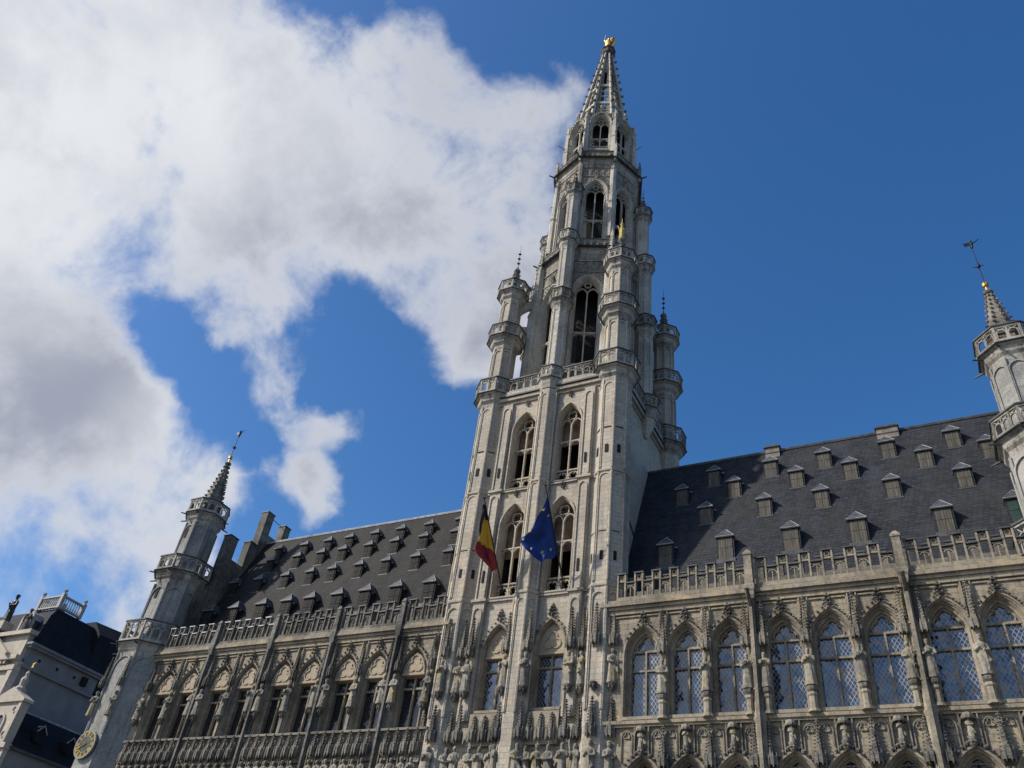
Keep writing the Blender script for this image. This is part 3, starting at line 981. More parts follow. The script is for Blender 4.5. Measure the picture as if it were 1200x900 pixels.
def dormer_mesh(w_, h, big):
    """front wall plane at y=0, roof slope behind; origin at the foot of the front wall"""
    b = MB(); dp = (h+w_*.4)/2.4
    b.box(-w_/2, w_/2, 0, dp, -.1, h, 0)
    b.box(-w_/2-.03, w_/2+.03, -.05, 0, -.06, .03, 1)
    if big:
        b.box(-w_/2-.06, w_/2+.06, -.10, 0, -.3, .02, 1)
    rf = MB()
    e = w_/2+.04; y0 = -.14; z0 = h-.04; z1 = h+w_*.62; dy = (h+w_*.5)/2.3+.25
    th = .06
    rf.add([(-e, y0, z0), (e, y0, z0), (0, y0+w_*.42, z1), (0, dy, z1), (-e, dy, z0), (e, dy, z0), (-e, y0, z0-th), (e, y0, z0-th), (-e, dy, z0-th), (e, dy, z0-th)],
           [(0, 1, 2), (1, 5, 3, 2), (0, 2, 3, 4), (6, 7, 1, 0), (7, 9, 5, 1), (8, 6, 0, 4), (8, 9, 7, 6)])
    ed = MB()
    ed.tube((-e, y0, z0), (e, y0, z0), .026, n=5); ed.tube((-e, y0, z0), (0, y0+w_*.42, z1), .02, n=5); ed.tube((e, y0, z0), (0, y0+w_*.42, z1), .02, n=5)
    ed.tube((0, y0+w_*.42, z1), (0, dy, z1), .03, n=5)
    ed.tube((e-.05, y0+.3, z0-.12), (e+.14, y0+.3, z0-.2), .035, .025, n=5)
    sh = MB()
    sh.box(-w_/2+.10, w_/2-.10, -.035, 0, .05, h-.14)
    sh.box(-.02, .02, -.05, -.03, .05, h-.14); sh.box(-w_/2+.10, w_/2-.10, -.05, -.03, h*.5, h*.5+.05)
    return b, rf, ed, sh
DM = {}
for key, (w_, h, big, fr) in dict(big=(1.0, 1.5, True, 'wood'), small=(.90, 1.25, False, 'wood'), bigL=(1.0, 1.6, True, 'slatebrown'), smallL=(.78, 1.15, False, 'slatebrown')).items():
    b_, rf_, ed_, sh_ = dormer_mesh(w_, h, big)
    L_ = key.endswith('L')
    DM[key] = (meshof('dormer', b_, ['slatebrown' if L_ else 'slate', 'lead']), meshof('dormer_roof', rf_, 'lead'), meshof('dormer_flashing', ed_, 'whitelead'), meshof('shutter', sh_, 'slatebrown' if L_ else 'shutterwood'), h)
M['openblack'] = M['void']
def roofz(y, zr): return ZR0+(y-YR0)*(zr-ZR0)/(YR1-YR0)
def dormer(x, zfoot, key, zr, shutter=None):
    bm_, rm_, em_, sm_, h = DM[key]
    y = YR0+(zfoot-ZR0)*(YR1-YR0)/(zr-ZR0)
    o = build('dormer', bm_, None, HALL, (x, y, zfoot))
    build('dormer_roof', rm_, None, o, (0, 0, 0), local=True)
    build('dormer_flashing', em_, None, o, (0, 0, 0), local=True)
    s_ = build('shutter', sm_, None, o, (0, 0, 0), local=True)
    return o, s_
# peaks measured on the roof plane: (z of the peak) -> the foot of the dormer sits lower
shut_green = None
for i, x in enumerate((-14.34, -10.75, -7.06, -3.53, .69, 4.08)):
    o, s_ = dormer(x+.12, 25.25, 'big', 34.85)
    if i == 5:
        s_.data = s_.data.copy(); s_.data.materials[0] = M['green']; s_['label'] = 'green painted dormer shutter'
for x in (-12.06, -8.48, -5.19, -1.34, 2.3, 6.0): dormer(x, 28.5, 'small', 34.85)
for x in (-13.82, -10.43, -6.57, -3.43, .65, 3.95): dormer(x, 30.7, 'small', 34.85)
for x in (-11.81, -8.15, -4.91, -1.21, 2.34): dormer(x, 32.15, 'small', 34.85)
LX = (-50.9, -48.3, -45.55, -43.1, -40.95, -38.45, -36.0, -33.4, -30.65)
for x in LX: dormer(x+.05, 24.6, 'bigL', 34.35)
for x in LX: dormer(x+.05, 28.15, 'smallL', 34.35)
for x in LX[1:]: dormer(x-.3, 30.35, 'smallL', 34.35)
for x in LX[1:]: dormer(x-.45, 31.75, 'smallL', 34.35)
for x, wd in ((-8.1, .45), (-1.05, .62)):
    v = MB(); v.box(x-wd, x+wd, 6.2, 6.8, 34.2, 35.0); v.box(x-wd-.08, x+wd+.08, 6.1, 6.9, 35.0, 35.12, 1); v.box(x-wd-.02, x+wd+.02, 6.17, 6.2, 34.55, 34.62, 1)
    build('ridge_vent', v, ['wood', 'lead'], HALL)

# stepped gable at the far left end, with tall posts
gm = MB()
XG0, XG1 = -52.3, -51.55
outline = [(1.3, 22), (1.3, 28.3), (2.5, 28.3), (2.5, 33.0), (3.4, 33.0), (3.4, 31.2), (4.7, 31.2), (4.7, 33.6), (5.5, 33.6), (5.5, 37.0), (6.35, 37.0), (6.35, 35.1), (7.9, 35.1), (7.9, 36.9), (8.65, 36.9), (8.65, 33.0), (10.5, 31), (11.5, 28), (11.7, 22)]
n = len(outline)
# build as columns so that every face stays convex
for (a, b) in zip(outline[:-1], outline[1:]):
    if abs(a[0]-b[0]) > 1e-6:
        gm.add([(XG0, a[0], 22), (XG0, b[0], 22), (XG0, b[0], b[1]), (XG0, a[0], a[1]), (XG1, a[0], 22), (XG1, b[0], 22), (XG1, b[0], b[1]), (XG1, a[0], a[1])],
               [(3, 2, 1, 0), (4, 5, 6, 7), (3, 7, 6, 2), (0, 4, 7, 3), (1, 2, 6, 5)])
for y0, y1, z in ((2.5, 3.4, 33.0), (4.7, 5.45, 33.6), (5.5, 6.35, 37.0), (7.9, 8.65, 36.9)):
    gm.box(XG0-.05, XG1+.05, y0-.05, y1+.05, z, z+.09, 1)
build('stepped_gable', gm, ['sooty', 'lead'], HALL)
bd = MB(); bd.tube((-51.9, 6.35, 36.9), (-51.9, 7.9, 36.8), .03)
build('tie_rod', bd, 'iron', HALL)

# ------------------------------------------------------------------ galleries (octagonal balconies)
def gallery_side(L, h=1.1, units=2):
    """one panel in xz from x=0..L, z=0..h, y thickness"""
    m = MB()
    m.box(0, L, -.05, .05, 0, .16); m.box(0, L, -.06, .06, h-.16, h-.04)
    m.box(-.03, L+.03, -.13, .13, h-.04, h+.05, 1)
    u = (L-.12)/units
    for i in range(units):
        a = .06+i*u
        m.bar(jamb_arch(u/2-.05, .16, h*.50, min(u*.42, h*.3), 4, a+u/2), .055, -.04, .04)
        m.bar([(a+.03, h*.86), (a+u/2, h*.55+.16), (a+u-.03, h*.86)], .04, -.035, .035)
        if i: m.box(a-.03, a+.03, -.05, .05, .16, h-.16)
    return m
def gallery(mb, cx, cy, r, rb, zt, h=1.1, n=8, drop=1.0, units=2, skip=(), rot=None):
    zf = zt-h
    if drop:
        mb.lathe(cx, cy, [(zf-drop, rb), (zf-drop*.72, rb+.05), (zf-drop*.55, rb+(r-rb)*.45), (zf-.26, rb+(r-rb)*.6), (zf-.18, r*.97), (zf-.06, r*1.03), (zf, r)], n, rot)
        mb.lathe(cx, cy, [(zf-.12, r*1.05), (zf-.08, r*1.07), (zf-.04, r*1.05)], n, rot, 1)
    rot = PI/n if rot is None else rot
    pts = [(cx+r*.97*math.cos(rot+2*PI*i/n-PI/2), cy+r*.97*math.sin(rot+2*PI*i/n-PI/2)) for i in range(n)]
    for i in range(n):
        p, q = pts[i], pts[(i+1) % n]
        if i in skip: continue
        L = math.hypot(q[0]-p[0], q[1]-p[1])
        g_ = gallery_side(L, h, units)
        T = Matrix.Translation((p[0], p[1], zf)) @ Matrix.Rotation(math.atan2(q[1]-p[1], q[0]-p[0]), 4, 'Z')
        mb.join(g_, T)
    for p in pts:
        mb.lathe(p[0], p[1], [(zf, .085), (zt+.05, .085)], 4)

def facet_arches(mb, cx, cy, r, z0, z1, n=8, inset=.16, proud=.05, wd=.07, rot=None, which=None, k=None):
    """raised frames with pointed heads on the facets of an octagonal shaft"""
    rot = PI/n if rot is None else rot
    if r > .5:
        for i in range(n):
            if which is None or i in which or (i-1) % n in which:
                aa = rot+2*PI*i/n-PI/2
                mb.lathe(cx+(r+.01)*math.cos(aa), cy+(r+.01)*math.sin(aa), [(z0-.05, proud*1.5), (z1+.05, proud*1.4)], 6, aa)
    for i in range(n):
        if which is not None and i not in which: continue
        a0, a1 = rot+2*PI*i/n-PI/2, rot+2*PI*(i+1)/n-PI/2
        p = Vector((cx+r*math.cos(a0), cy+r*math.sin(a0), 0)); q = Vector((cx+r*math.cos(a1), cy+r*math.sin(a1), 0))
        L = (q-p).length; d = (q-p)/L
        f = MB(); hw = L/2-wd*.5
        if hw < .05: continue
        f.bar(jamb_arch(hw-.0, z0, z1-hw*1.3-.12, hw*1.1, 4), wd, -proud, .02)
        T = Matrix.Translation((p+q)/2) @ Matrix.Rotation(math.atan2(d.y, d.x), 4, 'Z')
        mb.join(f, T)

def slit(mb, cx, cy, r, ang, z, w_=.22, h=.6, k=1):
    a = R(ang)-PI/2
    ap = r*math.cos(PI/8)+.012
    T = Matrix.Translation((cx+ap*math.cos(a), cy+ap*math.sin(a), z)) @ Matrix.Rotation(a+PI/2, 4, 'Z')
    f = MB(); f.box(-w_/2, w_/2, -.01, .05, -h/2, h/2, k)
    mb.join(f, T)

# ------------------------------------------------------------------ end turrets of the facade
def crocket_spire(mb, cx, cy, z0, z1, r, n=8, nc=9, cr=.16):
    mb.lathe(cx, cy, [(z0, r), (z1, r*.14)], n)
    for i in range(n):
        a = PI/n+2*PI*i/n-PI/2
        for j in range(nc):
            t = (j+.3)/nc
            rr = r*(1-.86*t)+cr*.4
            mb.lump(cx+rr*math.cos(a), cy+rr*math.sin(a), z0+(z1-z0)*t, cr*(1-.4*t), cr*.8)
def end_turret(x, y, z3, z2, z1, ztip, vane_h, kind):
    T = empty('corner_turret', (x, y, 0)); T.parent = HALL; T.location = Vector((x, y, 0))-WL[HALL.name]
    b = MB()
    R3, R2, R1 = 2.25, 1.78, 1.32
    b.lathe(x, y, [(0, R3+.1), (9, R3+.05), (9.1, R3), (z3-2.2, R3)], 8)
    facet_arches(b, x, y, R3, 16.0, z3-2.3, proud=.08, wd=.10)
    b.lathe(x, y, [(z3-2.2, R3), (z3-1.1, R3)], 8)
    b.lathe(x, y, [(z3-1.1, R2), (z2-2.2, R2*.97), (z2-1.2, R2*.97)], 8)
    facet_arches(b, x, y, R2, z3-1.0, z2-2.3, proud=.06, wd=.09)
    b.lathe(x, y, [(z2-1.2, R1), (z1-1.2, R1*.97)], 8)
    facet_arches(b, x, y, R1, z2-1.0, z1-2.1, proud=.05, wd=.08)
    build('shaft', b, 'turret', T, (0, 0, 0))
    for k_, (zt, r, rb, un, h) in enumerate(((z3, R3+.42, R3, 3, 1.55), (z2, R2+.40, R2*.97, 3, 1.15), (z1, R1+.36, R1*.97, 2, 1.1))):
        g_ = MB(); gallery(g_, x, y, r, rb, zt, h, drop=1.05, units=un)
        for i in range(8):
            a = PI/8+2*PI*i/8-PI/2
            zz = zt-h-.25
            g_.tube((x+math.cos(a)*(r-.1), y+math.sin(a)*(r-.1), zz), (x+math.cos(a)*(r+.42), y+math.sin(a)*(r+.42), zz-.08), .07, .045, 5, 1)
        build('gallery', g_, ['gallery', 'lead'], T, (0, 0, 0))
    s = MB(); s.lathe(x, y, [(z1-1.2, R1*.8), (z1-.2, R1*.78), (z1-.1, R1*.85)], 8)
    crocket_spire(s, x, y, z1-.15, ztip, R1*.68, 8, 10, .15)
    s.lathe(x, y, [(ztip-.05, .24), (ztip+.05, .30), (ztip+.15, .24), (ztip+.2, .1)], 8)
    build('spire', s, 'sooty' if kind == 'left' else 'carved', T, (0, 0, 0))
    v = MB(); zz = ztip+.2
    v.lathe(x, y, [(zz-.1, .09), (zz+.35, .07), (zz+.4, .16), (zz+.6, .18), (zz+.75, .05)], 8, k=1)
    v.tube((x, y, zz), (x, y, zz+vane_h), .035, .02)
    zc = zz+vane_h*.55
    v.ball(x, y, zc, .13, 6)
    for a in range(4):
        v.tube((x, y, zc), (x+.3*math.cos(a*PI/2), y+.3*math.sin(a*PI/2), zc), .02)
    # the vane itself: a small figure with a pennon
    zt = zz+vane_h
    v.tube((x, y, zt-.1), (x+.02, y, zt+.35), .07, .11, 6); v.ball(x+.02, y, zt+.5, .09, 6)
    v.add([(x-.35, y-.02, zt+.15), (x-.05, y-.02, zt+.2), (x-.05, y-.02, zt+.4), (x-.4, y-.02, zt+.45), (x-.35, y+.02, zt+.15), (x-.05, y+.02, zt+.2), (x-.05, y+.02, zt+.4), (x-.4, y+.02, zt+.45)],
          [(0, 1, 2, 3), (7, 6, 5, 4), (0, 4, 5, 1), (3, 2, 6, 7), (0, 3, 7, 4)])
    v.tube((x, y, zt+.2), (x+.5, y, zt+.55), .04, .02)
    build('weather_vane', v, ['iron', 'gold'], T, (0, 0, 0))
    return T
def fixlocal(T):
    # children were built in world coordinates relative to T: shift them back
    for c in T.children:
        c.location = -Vector((WL[T.name]))
TL = end_turret(-53.45, 1.0, 24.0, 29.6, 35.05, 39.5, 2.9, 'left')
TR = end_turret(5.95, 1.0, 23.7, 29.85, 35.5, 39.4, 3.9, 'right')
for T in (TL, TR):
    WL[T.name] = Vector((T.location+WL[HALL.name]))
    fixlocal(T)
    T['label'] = 'octagonal corner turret at the %s end of the facade' % ('left' if T is TL else 'right')
# dark slits and statues on the left turret
x, y = -53.6, 1.0
for r_, ang, z_, ww_, hh_ in ((2.25, 45, 21.0, .5, 1.15), (1.77, 0, 26.6, .26, .9), (1.31, 0, 32.0, .22, .8)):
    sl = MB(); slit(sl, x, y, r_, ang, z_, ww_, hh_, 0)
    build('slit_window', sl, 'void', TL, (0, 0, 0)); fixlocal(TL)
for i, (ang, nm) in enumerate(((-22.5, 'leftmost'), (22.5, 'middle one'), (67.5, 'rightmost'))):
    a = R(ang-90)
    px, py = x+2.42*math.cos(a), y+2.42*math.sin(a)
    build('canopy', CAN_PIN, None, HALL, (px, py, 19.2))
    statue(px, py, 17.1, 'grey statue on an edge of the left corner turret, %s of three' % nm, 'statues on the left corner turret', 1.7)

# ------------------------------------------------------------------ the great tower: square stage
TX0, TX1, TY0, TY1 = -26.65, -16.75, .30, 10.3
tw = MB()
WX = (-23.53, -20.17)
# front wall in two bays per storey
for z0, z1, zb, zs, h in ((16.0, 23.1, 16.55, 19.95, 1.6), (23.1, 30.85, 23.3, 28.2, 1.6), (30.85, 39.0, 31.0, 35.75, 1.6)):
    for a, b, x in ((TX0, CX, WX[0]), (CX, TX1, WX[1])):
        wall_arch(tw, a, b, z0, z1, TY0, x, .93, zb, zs, h)
tw.add([(TX0, TY0, 0), (TX1, TY0, 0), (TX1, TY0, 16), (TX0, TY0, 16)], [(0, 1, 2, 3)])
# other walls
for (p, q) in (((TX1, TY0), (TX1, TY1)), ((TX1, TY1), (TX0, TY1)), ((TX0, TY1), (TX0, TY0))):
    tw.add([(*p, 0), (*q, 0), (*q, 39.3), (*p, 39.3)], [(0, 1, 2, 3)])
tw.box(TX0, TX1, TY0, TY1, 39.2, 39.36)
tw.box(TX0, TX1, TY0, TY1, 38.6, 39.1)
tw.box(TX0-.1, TX1+.1, TY0-.12, TY1+.1, 38.35, 38.55)
tw.box(TX0-.25, TX1+.3, TY0-.3, TY1+.3, 38.6, 38.85)
tw.box(TX0-.35, TX1+.4, TY0-.42, TY1+.4, 38.9, 39.03, 1)
tw.box(TX0-.30, TX1+.35, TY0-.36, TY1+.35, 39.03, 39.35)
for z in (23.1, 30.85):
    tw.box(TX0, TX1+.12, TY0-.12, TY0+.1, z-.08, z+.06); tw.box(TX0, TX1+.14, TY0-.15, TY0+.1, z+.06, z+.11, 1)
# weathered string on the side wall
tw.add([(TX1, 1.2, 30.2), (TX1+.09, 1.2, 30.1), (TX1+.09, 4.9, 27.8), (TX1, 4.9, 27.9), (TX1, 1.2, 29.95), (TX1, 4.9, 27.65)], [(0, 1, 2, 3), (1, 4, 5, 2)], 1)
tw.box(TX1, TX1+.1, TY0, 2.1, 23.0, 23.14, 1)
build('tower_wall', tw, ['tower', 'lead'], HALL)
# dark chamber lining and louvre boards behind the openings
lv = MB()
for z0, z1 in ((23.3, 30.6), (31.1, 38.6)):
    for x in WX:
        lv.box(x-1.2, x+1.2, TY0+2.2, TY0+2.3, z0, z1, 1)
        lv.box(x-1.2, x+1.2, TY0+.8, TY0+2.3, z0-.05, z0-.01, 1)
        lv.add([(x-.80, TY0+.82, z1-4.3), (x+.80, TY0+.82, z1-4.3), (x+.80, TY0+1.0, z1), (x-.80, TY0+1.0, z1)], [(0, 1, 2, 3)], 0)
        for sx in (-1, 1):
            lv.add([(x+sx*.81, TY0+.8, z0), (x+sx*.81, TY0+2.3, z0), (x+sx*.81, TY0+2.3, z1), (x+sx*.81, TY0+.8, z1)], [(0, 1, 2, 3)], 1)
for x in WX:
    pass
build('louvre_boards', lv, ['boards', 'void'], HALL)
TWU = meshof('tower_window', tower_window(31.0, 35.75, 1.6), ['tower', 'tower', 'carved'])
TWM = meshof('tower_window', tower_window(23.3, 28.2, 1.6), ['tower', 'tower', 'carved'])
TWL = meshof('tower_window', tower_window(16.55, 19.95, 1.6, True), ['frame', 'tympanum', 'sooty'])
for x in WX:
    for me in (TWU, TWM, TWL):
        o = build('tower_window', me, None, HALL, (x, TY0, 0))
        if me is TWL:
            p = MB(); p.add([(-.81, .55, 16.5), (.81, .55, 16.5), (.81, .55, 20), (-.81, .55, 20)], [(0, 1, 2, 3)])
            build('glass', p, 'glass', o, (0, 0, 0), local=True)

# corner turrets
def corner(nm, cx, cy, lowz=0):
    T = empty('tower_turret', (cx, cy, lowz)); T.parent = HALL; T.location = Vector((cx, cy, lowz))-WL[HALL.name]
    T['label'] = nm
    b = MB()
    r = 1.12
    if lowz == 0:
        b.lathe(cx, cy, [(0, r+.25), (12, r+.2), (16, r+.08), (23, r+.04), (23.05, r+.12), (23.2, r+.12), (23.25, r), (30.80, r), (30.85, r+.1), (30.97, r+.1), (31.05, r-.03), (38.4, r-.03)], 8)
        facet_arches(b, cx, cy, r-.03, 31.15, 38.3, proud=.05, wd=.10)
        facet_arches(b, cx, cy, r, 23.4, 30.9, proud=.05, wd=.10)
        facet_arches(b, cx, cy, r+.04, 16.2, 22.9, proud=.08, wd=.10)
        for an in (0, 45, -45):
            slit(b, cx, cy, r, an, 32.6, .22, .62); slit(b, cx, cy, r, an, 25.0, .2, .6)
        for z in (34.3, 26.6):
            for an in (0, 45, -45):
                slit(b, cx, cy, r, an, z, .5, .05, 1)
    else:
        b.lathe(cx, cy, [(35.8, .1), (36.4, .45), (37.2, .8), (38.0, r), (39, r)], 8)
    b.lathe(cx, cy, [(38.9, .90), (44.2, .86)], 8); facet_arches(b, cx, cy, .88, 39.6, 44.2, proud=.05, wd=.08)
    b.lathe(cx, cy, [(45.0, .80), (49.6, .77)], 8); facet_arches(b, cx, cy, .79, 45.6, 49.5, proud=.05, wd=.08)
    build('shaft', b, ['tower' , 'void'], T, (0, 0, 0))
    for zt, rr, rb, h, un in ((40.65, 1.64, 1.1, 1.25, 2), (46.45, 1.46, .88, 1.05, 2), (51.6, 1.30, .80, 1.0, 2)):
        g_ = MB(); gallery(g_, cx, cy, rr, rb, zt, h, drop=1.15, units=un)
        build('gallery', g_, ['gallery', 'lead'], T, (0, 0, 0))
    s = MB(); s.lathe(cx, cy, [(50.5, .6), (51.3, .58)], 8)
    crocket_spire(s, cx, cy, 51.2, 54.1, .56, 8, 6, .15)
    s.ball(cx, cy, 53.8, .3, 6); s.lathe(cx, cy, [(54.0, .12), (54.4, .05)], 6)
    build('spirelet', s, 'sooty', T, (0, 0, 0))
    f = MB()
    if 'front right' in nm:
        f.lathe(cx, cy, [(54.0, .2), (54.2, .26), (54.6, .2), (55.0, .24), (55.4, .15), (55.7, .08)], 8); f.ball(cx, cy, 55.8, .15, 6); f.tube((cx, cy, 55.9), (cx, cy, 56.6), .035, .01)
        f.tube((cx-.18, cy, 55.2), (cx-.30, cy-.2, 55.6), .06, .05); f.tube((cx+.18, cy, 55.2), (cx+.28, cy-.2, 54.9), .06, .05)
        build('gilded_finial', f, 'goldpaint', T, (0, 0, 0))
    else:
        f.tube((cx, cy, 54.2), (cx, cy, 57.2), .035, .012)
        for z in (54.8, 55.4, 56.0):
            f.lump(cx, cy, z, .17, .1)
        build('iron_finial', f, 'iron', T, (0, 0, 0))
    WL[T.name] = Vector((cx, cy, lowz)); fixlocal(T)
    return T
corner('front left turret of the tower', CX-SC, CY-SC)
corner('front right turret of the tower', CX+SC, CY-SC)
corner('rear right turret of the tower', CX+SC+.35, CY+SC-.1, 35.8)
corner('rear left turret of the tower', CX-SC, CY+SC, 35.8)

# gallery balustrade between the turrets
def straight_rail(name, p, q, zt, h=1.2, unit=.62, mats=('gallery', 'lead')):
    L = math.hypot(q[0]-p[0], q[1]-p[1]); g_ = gallery_side(L, h, max(1, round(L/unit)))
    m = MB(); m.join(g_, Matrix.Translation((p[0], p[1], zt-h)) @ Matrix.Rotation(math.atan2(q[1]-p[1], q[0]-p[0]), 4, 'Z'))
    return build(name, m, mats, HALL)
yb = TY0-.28
for a, b in ((CX-SC+1.5, CX-.85), (CX+.85, CX+SC-1.5)): straight_rail('balustrade', (a, yb), (b, yb), 40.5)
xb = TX1+.27
for a, b in ((CY-SC+1.5, CY-.85), (CY+.85, CY+SC-1.5)): straight_rail('balustrade', (xb, a), (xb, b), 40.5)
xb = TX0-.2
for a, b in ((CY-SC+1.5, CY-.85), (CY+.85, CY+SC-1.5)): straight_rail('balustrade', (xb, b), (xb, a), 40.5)
straight_rail('balustrade', (CX+SC-1.5, TY1+.2), (CX-SC+1.5, TY1+.2), 40.5)

# pilaster strips and the pier in the middle of the front
for x in (CX-SC+1.55, CX+SC-1.55):
    pl = MB()
    for z0, z1, y in ((16, 23.0, -.02), (23.1, 30.9, 0.02), (31.0, 38.3, .05)):
        pl.box(x-.38, x+.38, y+.06, TY0, z0, z1)
        f = MB(); f.bar(jamb_arch(.27, z0+.1, z1-.75, .38, 4, x), .08, y-.01, y+.07); pl.join(f)
        f = MB()
    pl.box(x-.5, x+.5, -.08, TY0, 23.0, 23.16); pl.box(x-.5, x+.5, -.05, TY0, 30.80, 30.97)
    pl.box(x-.07, x+.07, .045, .10, 32.0, 32.75, 1); pl.box(x-.07, x+.07, .03, .09, 24.3, 25.1, 1)
    build('pilaster', pl, ['tower', 'void'], HALL)
mp = MB()
mp.lathe(CX, TY0, [(0, .95), (12, .9), (16, .82), (23, .80), (23.05, .88), (23.2, .88), (23.25, .74), (30.80, .74), (30.85, .82), (30.97, .82), (31.05, .72), (38.6, .72)], 8)
facet_arches(mp, CX, TY0, .72, 31.15, 38.3, proud=.05, wd=.08, which=(6, 7, 0, 1))
facet_arches(mp, CX, TY0, .74, 23.4, 30.9, proud=.05, wd=.08, which=(6, 7, 0, 1))
facet_arches(mp, CX, TY0, .80, 16.2, 22.9, proud=.06, wd=.08, which=(6, 7, 0, 1))
build('middle_pier', mp, 'tower', HALL)

# slender turrets at the middle of each side
def slender(nm, dx, dy):
    off = [5.28, 5.05, 4.95, 4.72]
    T = empty('slender_turret', (CX+dx*5.1, CY+dy*5.1, 36)); T.parent = HALL; T.location = Vector((CX+dx*5.1, CY+dy*5.1, 36))-WL[HALL.name]
    T['label'] = nm
    b = MB()
    p = [(CX+dx*o, CY+dy*o) for o in off]
    if dy != -1:
        b.lathe(*p[0], [(37.2, .1), (37.8, .4), (38.8, .72), (39.3, .8)], 8)
    b.lathe(*p[1], [(39.3, .62), (47.2, .60)], 8); facet_arches(b, *p[1], .61, 39.6, 47.0, proud=.035, wd=.06)
    b.lathe(*p[2], [(48.0, .56), (54.4, .54)], 8); facet_arches(b, *p[2], .55, 48.2, 54.2, proud=.035, wd=.06)
    b.lathe(*p[3], [(55.1, .52), (61.4, .50)], 8); facet_arches(b, *p[3], .51, 55.3, 61.2, proud=.035, wd=.06)
    b.lathe(*p[3], [(62.3, .34), (62.9, .34)], 8)
    # small flying ties to the octagon
    for z in (54.3, 61.0):
        q = p[3] if z > 60 else p[2]
        for s_ in range(4):
            t0, t1 = s_/4, (s_+1)/4
            o0, o1 = 4.65-t0*1.0, 4.65-t1*1.0
            z0_, z1_ = z+.35*math.sin(t0*PI/2), z+.35*math.sin(t1*PI/2)
            b.tube((CX+dx*o0, CY+dy*o0, z0_), (CX+dx*o1, CY+dy*o1, z1_), .14, .14, 4)
    build('shaft', b, 'upper', T, (0, 0, 0))
    for q, zt, r, rb, dr in ((p[0], 40.55, .98, .75, .9), (p[1], 48.9, .92, .60, 1.0), (p[2], 56.1, .86, .54, 1.0), (p[3], 62.8, .80, .50, .9)):
        g_ = MB(); gallery(g_, q[0], q[1], r, rb, zt, .95, drop=dr, units=1 if zt > 45 else 1)
        build('gallery', g_, ['gallery', 'lead'], T, (0, 0, 0))
    s = MB(); crocket_spire(s, *p[3], 62.5, 64.7, .42, 6, 5, .13); s.tube((*p[3], 64.5), (*p[3], 66.4), .035, .012)
    s.lump(*p[3], 65.0, .15, .1); s.lump(*p[3], 65.6, .1, .1)
    build('spirelet', s, 'sooty', T, (0, 0, 0))
    WL[T.name] = Vector((CX+dx*5.1, CY+dy*5.1, 36)); fixlocal(T)
slender('slender turret on the front of the octagon', 0, -1)
slender('slender turret on the right of the octagon', 1, 0)
slender('slender turret on the left of the octagon', -1, 0)
slender('slender turret on the back of the octagon', 0, 1)

# ------------------------------------------------------------------ octagonal stages (corners point to the front)
def oct_side(mb, r, i, panel, r2=None):
    """panel(L) builds a MB in xz (x from -L/2..L/2, outside at -y); placed on side i"""
    a = R(22.5+45*i)-PI/2
    ap = r*math.cos(PI/8); L = 2*r*math.sin(PI/8)
    T = Matrix.Translation((CX+ap*math.cos(a), CY+ap*math.sin(a), 0)) @ Matrix.Rotation(a+PI/2, 4, 'Z')
    mb.join(panel(L), T)

def oct_stage(name, r, z0, z1, wb, ws, wh, ww, kframe, hood=True, gab=False):
    wall = MB(); win = MB()
    def pw(L):
        m = MB()
        th = .55
        wall_arch(m, -L/2, L/2, z0, z1, 0, 0, ww+.16, wb, ws, wh+.2)
        wall_arch(m, -L/2+.22, L/2-.22, z0, z1, th, 0, ww+.02, wb, ws, wh)
        # vertex shafts
        return m
    def fr(L):
        m = MB()
        W_ = ww+.16
        m.sweep(jamb_arch(W_, wb, ws, wh+.2), [(.22, .03), (.22, -.12), (.10, -.12), (.06, -.02), (0, -.02), (-.03, .12), (-.08, .12), (-.12, .3), (-.16, .32), (-.16, .56)])
        m.box(-W_-.1, W_+.1, -.12, .5, wb-.16, wb)
        m.box(-.05, .05, .18, .36, wb, ws+.1)
        H = ws-wb
        if H > 3:
            tz = wb+H*.47
            m.box(-ww, ww, .19, .35, tz, tz+.14)
            for sx in (-1, 1):
                m.bar(arch(ww/2-.03, .32, 4, sx*ww/2, tz-.36), .05, .2, .33)
            m.box(-ww, ww, .19, .35, wb+.75, wb+.85)
            for q in range(4):
                m.bar(jamb_arch(ww/4-.03, wb, wb+.4, .25, 3, -ww+ww/4+q*ww/2), .05, .2, .33)
        for p in arch(W_+.26, wh+.5, 8, 0, ws)[1:-1]:
            m.lump(p[0], -.14, p[1], .10, .10)
        finial(m, 0, -.12, ws+wh+.55, .8)
        for sx in (-1, 1):
            m.bar(arch(ww/2-.02, ww*.62, 5, sx*ww/2, ws-.05), .06, .19, .35)
        m.bar(circle(0, ws+wh*.62, ww*.30, 10), .06, .19, .35, True)
        return m
    for i in range(8):
        oct_side(wall, r, i, pw); 
        if not gab or True: oct_side(win, r, i, fr)
    for i in range(8):
        a = R(45*i)-PI/2
        wall.lathe(CX+(r-.08)*math.cos(a), CY+(r-.08)*math.sin(a), [(z0, .36), (z0+(z1-z0)*.6, .34), (z0+(z1-z0)*.6+.12, .4), (z0+(z1-z0)*.6+.25, .28), (z1, .28)], 8, a)
    wall.lathe(CX, CY, [(z1-.5, r*.97), (z1, r*.99)], 8, 0)
    wall.lathe(CX, CY, [(z0-.02, r*.98), (z0+.06, r*.98)], 8, 0)
    o = build(name, wall, kframe, HALL)
    return o, win
o1, w1 = oct_stage('octagon_stage', 4.45, 39.2, 55.0, 41.6, 50.0, 1.45, .88, 'octwall')
build('octagon_window', w1, 'upper', o1, tuple(WL[o1.name]))
o2, w2 = oct_stage('octagon_stage', 3.95, 54.9, 68.3, 56.2, 63.4, 1.4, .80, 'octwall')
build('octagon_window', w2, 'upper', o2, tuple(WL[o2.name]))
o3, w3 = oct_stage('octagon_stage', 3.42, 68.2, 76.9, 70.7, 74.9, 1.25, .78, 'octwall')
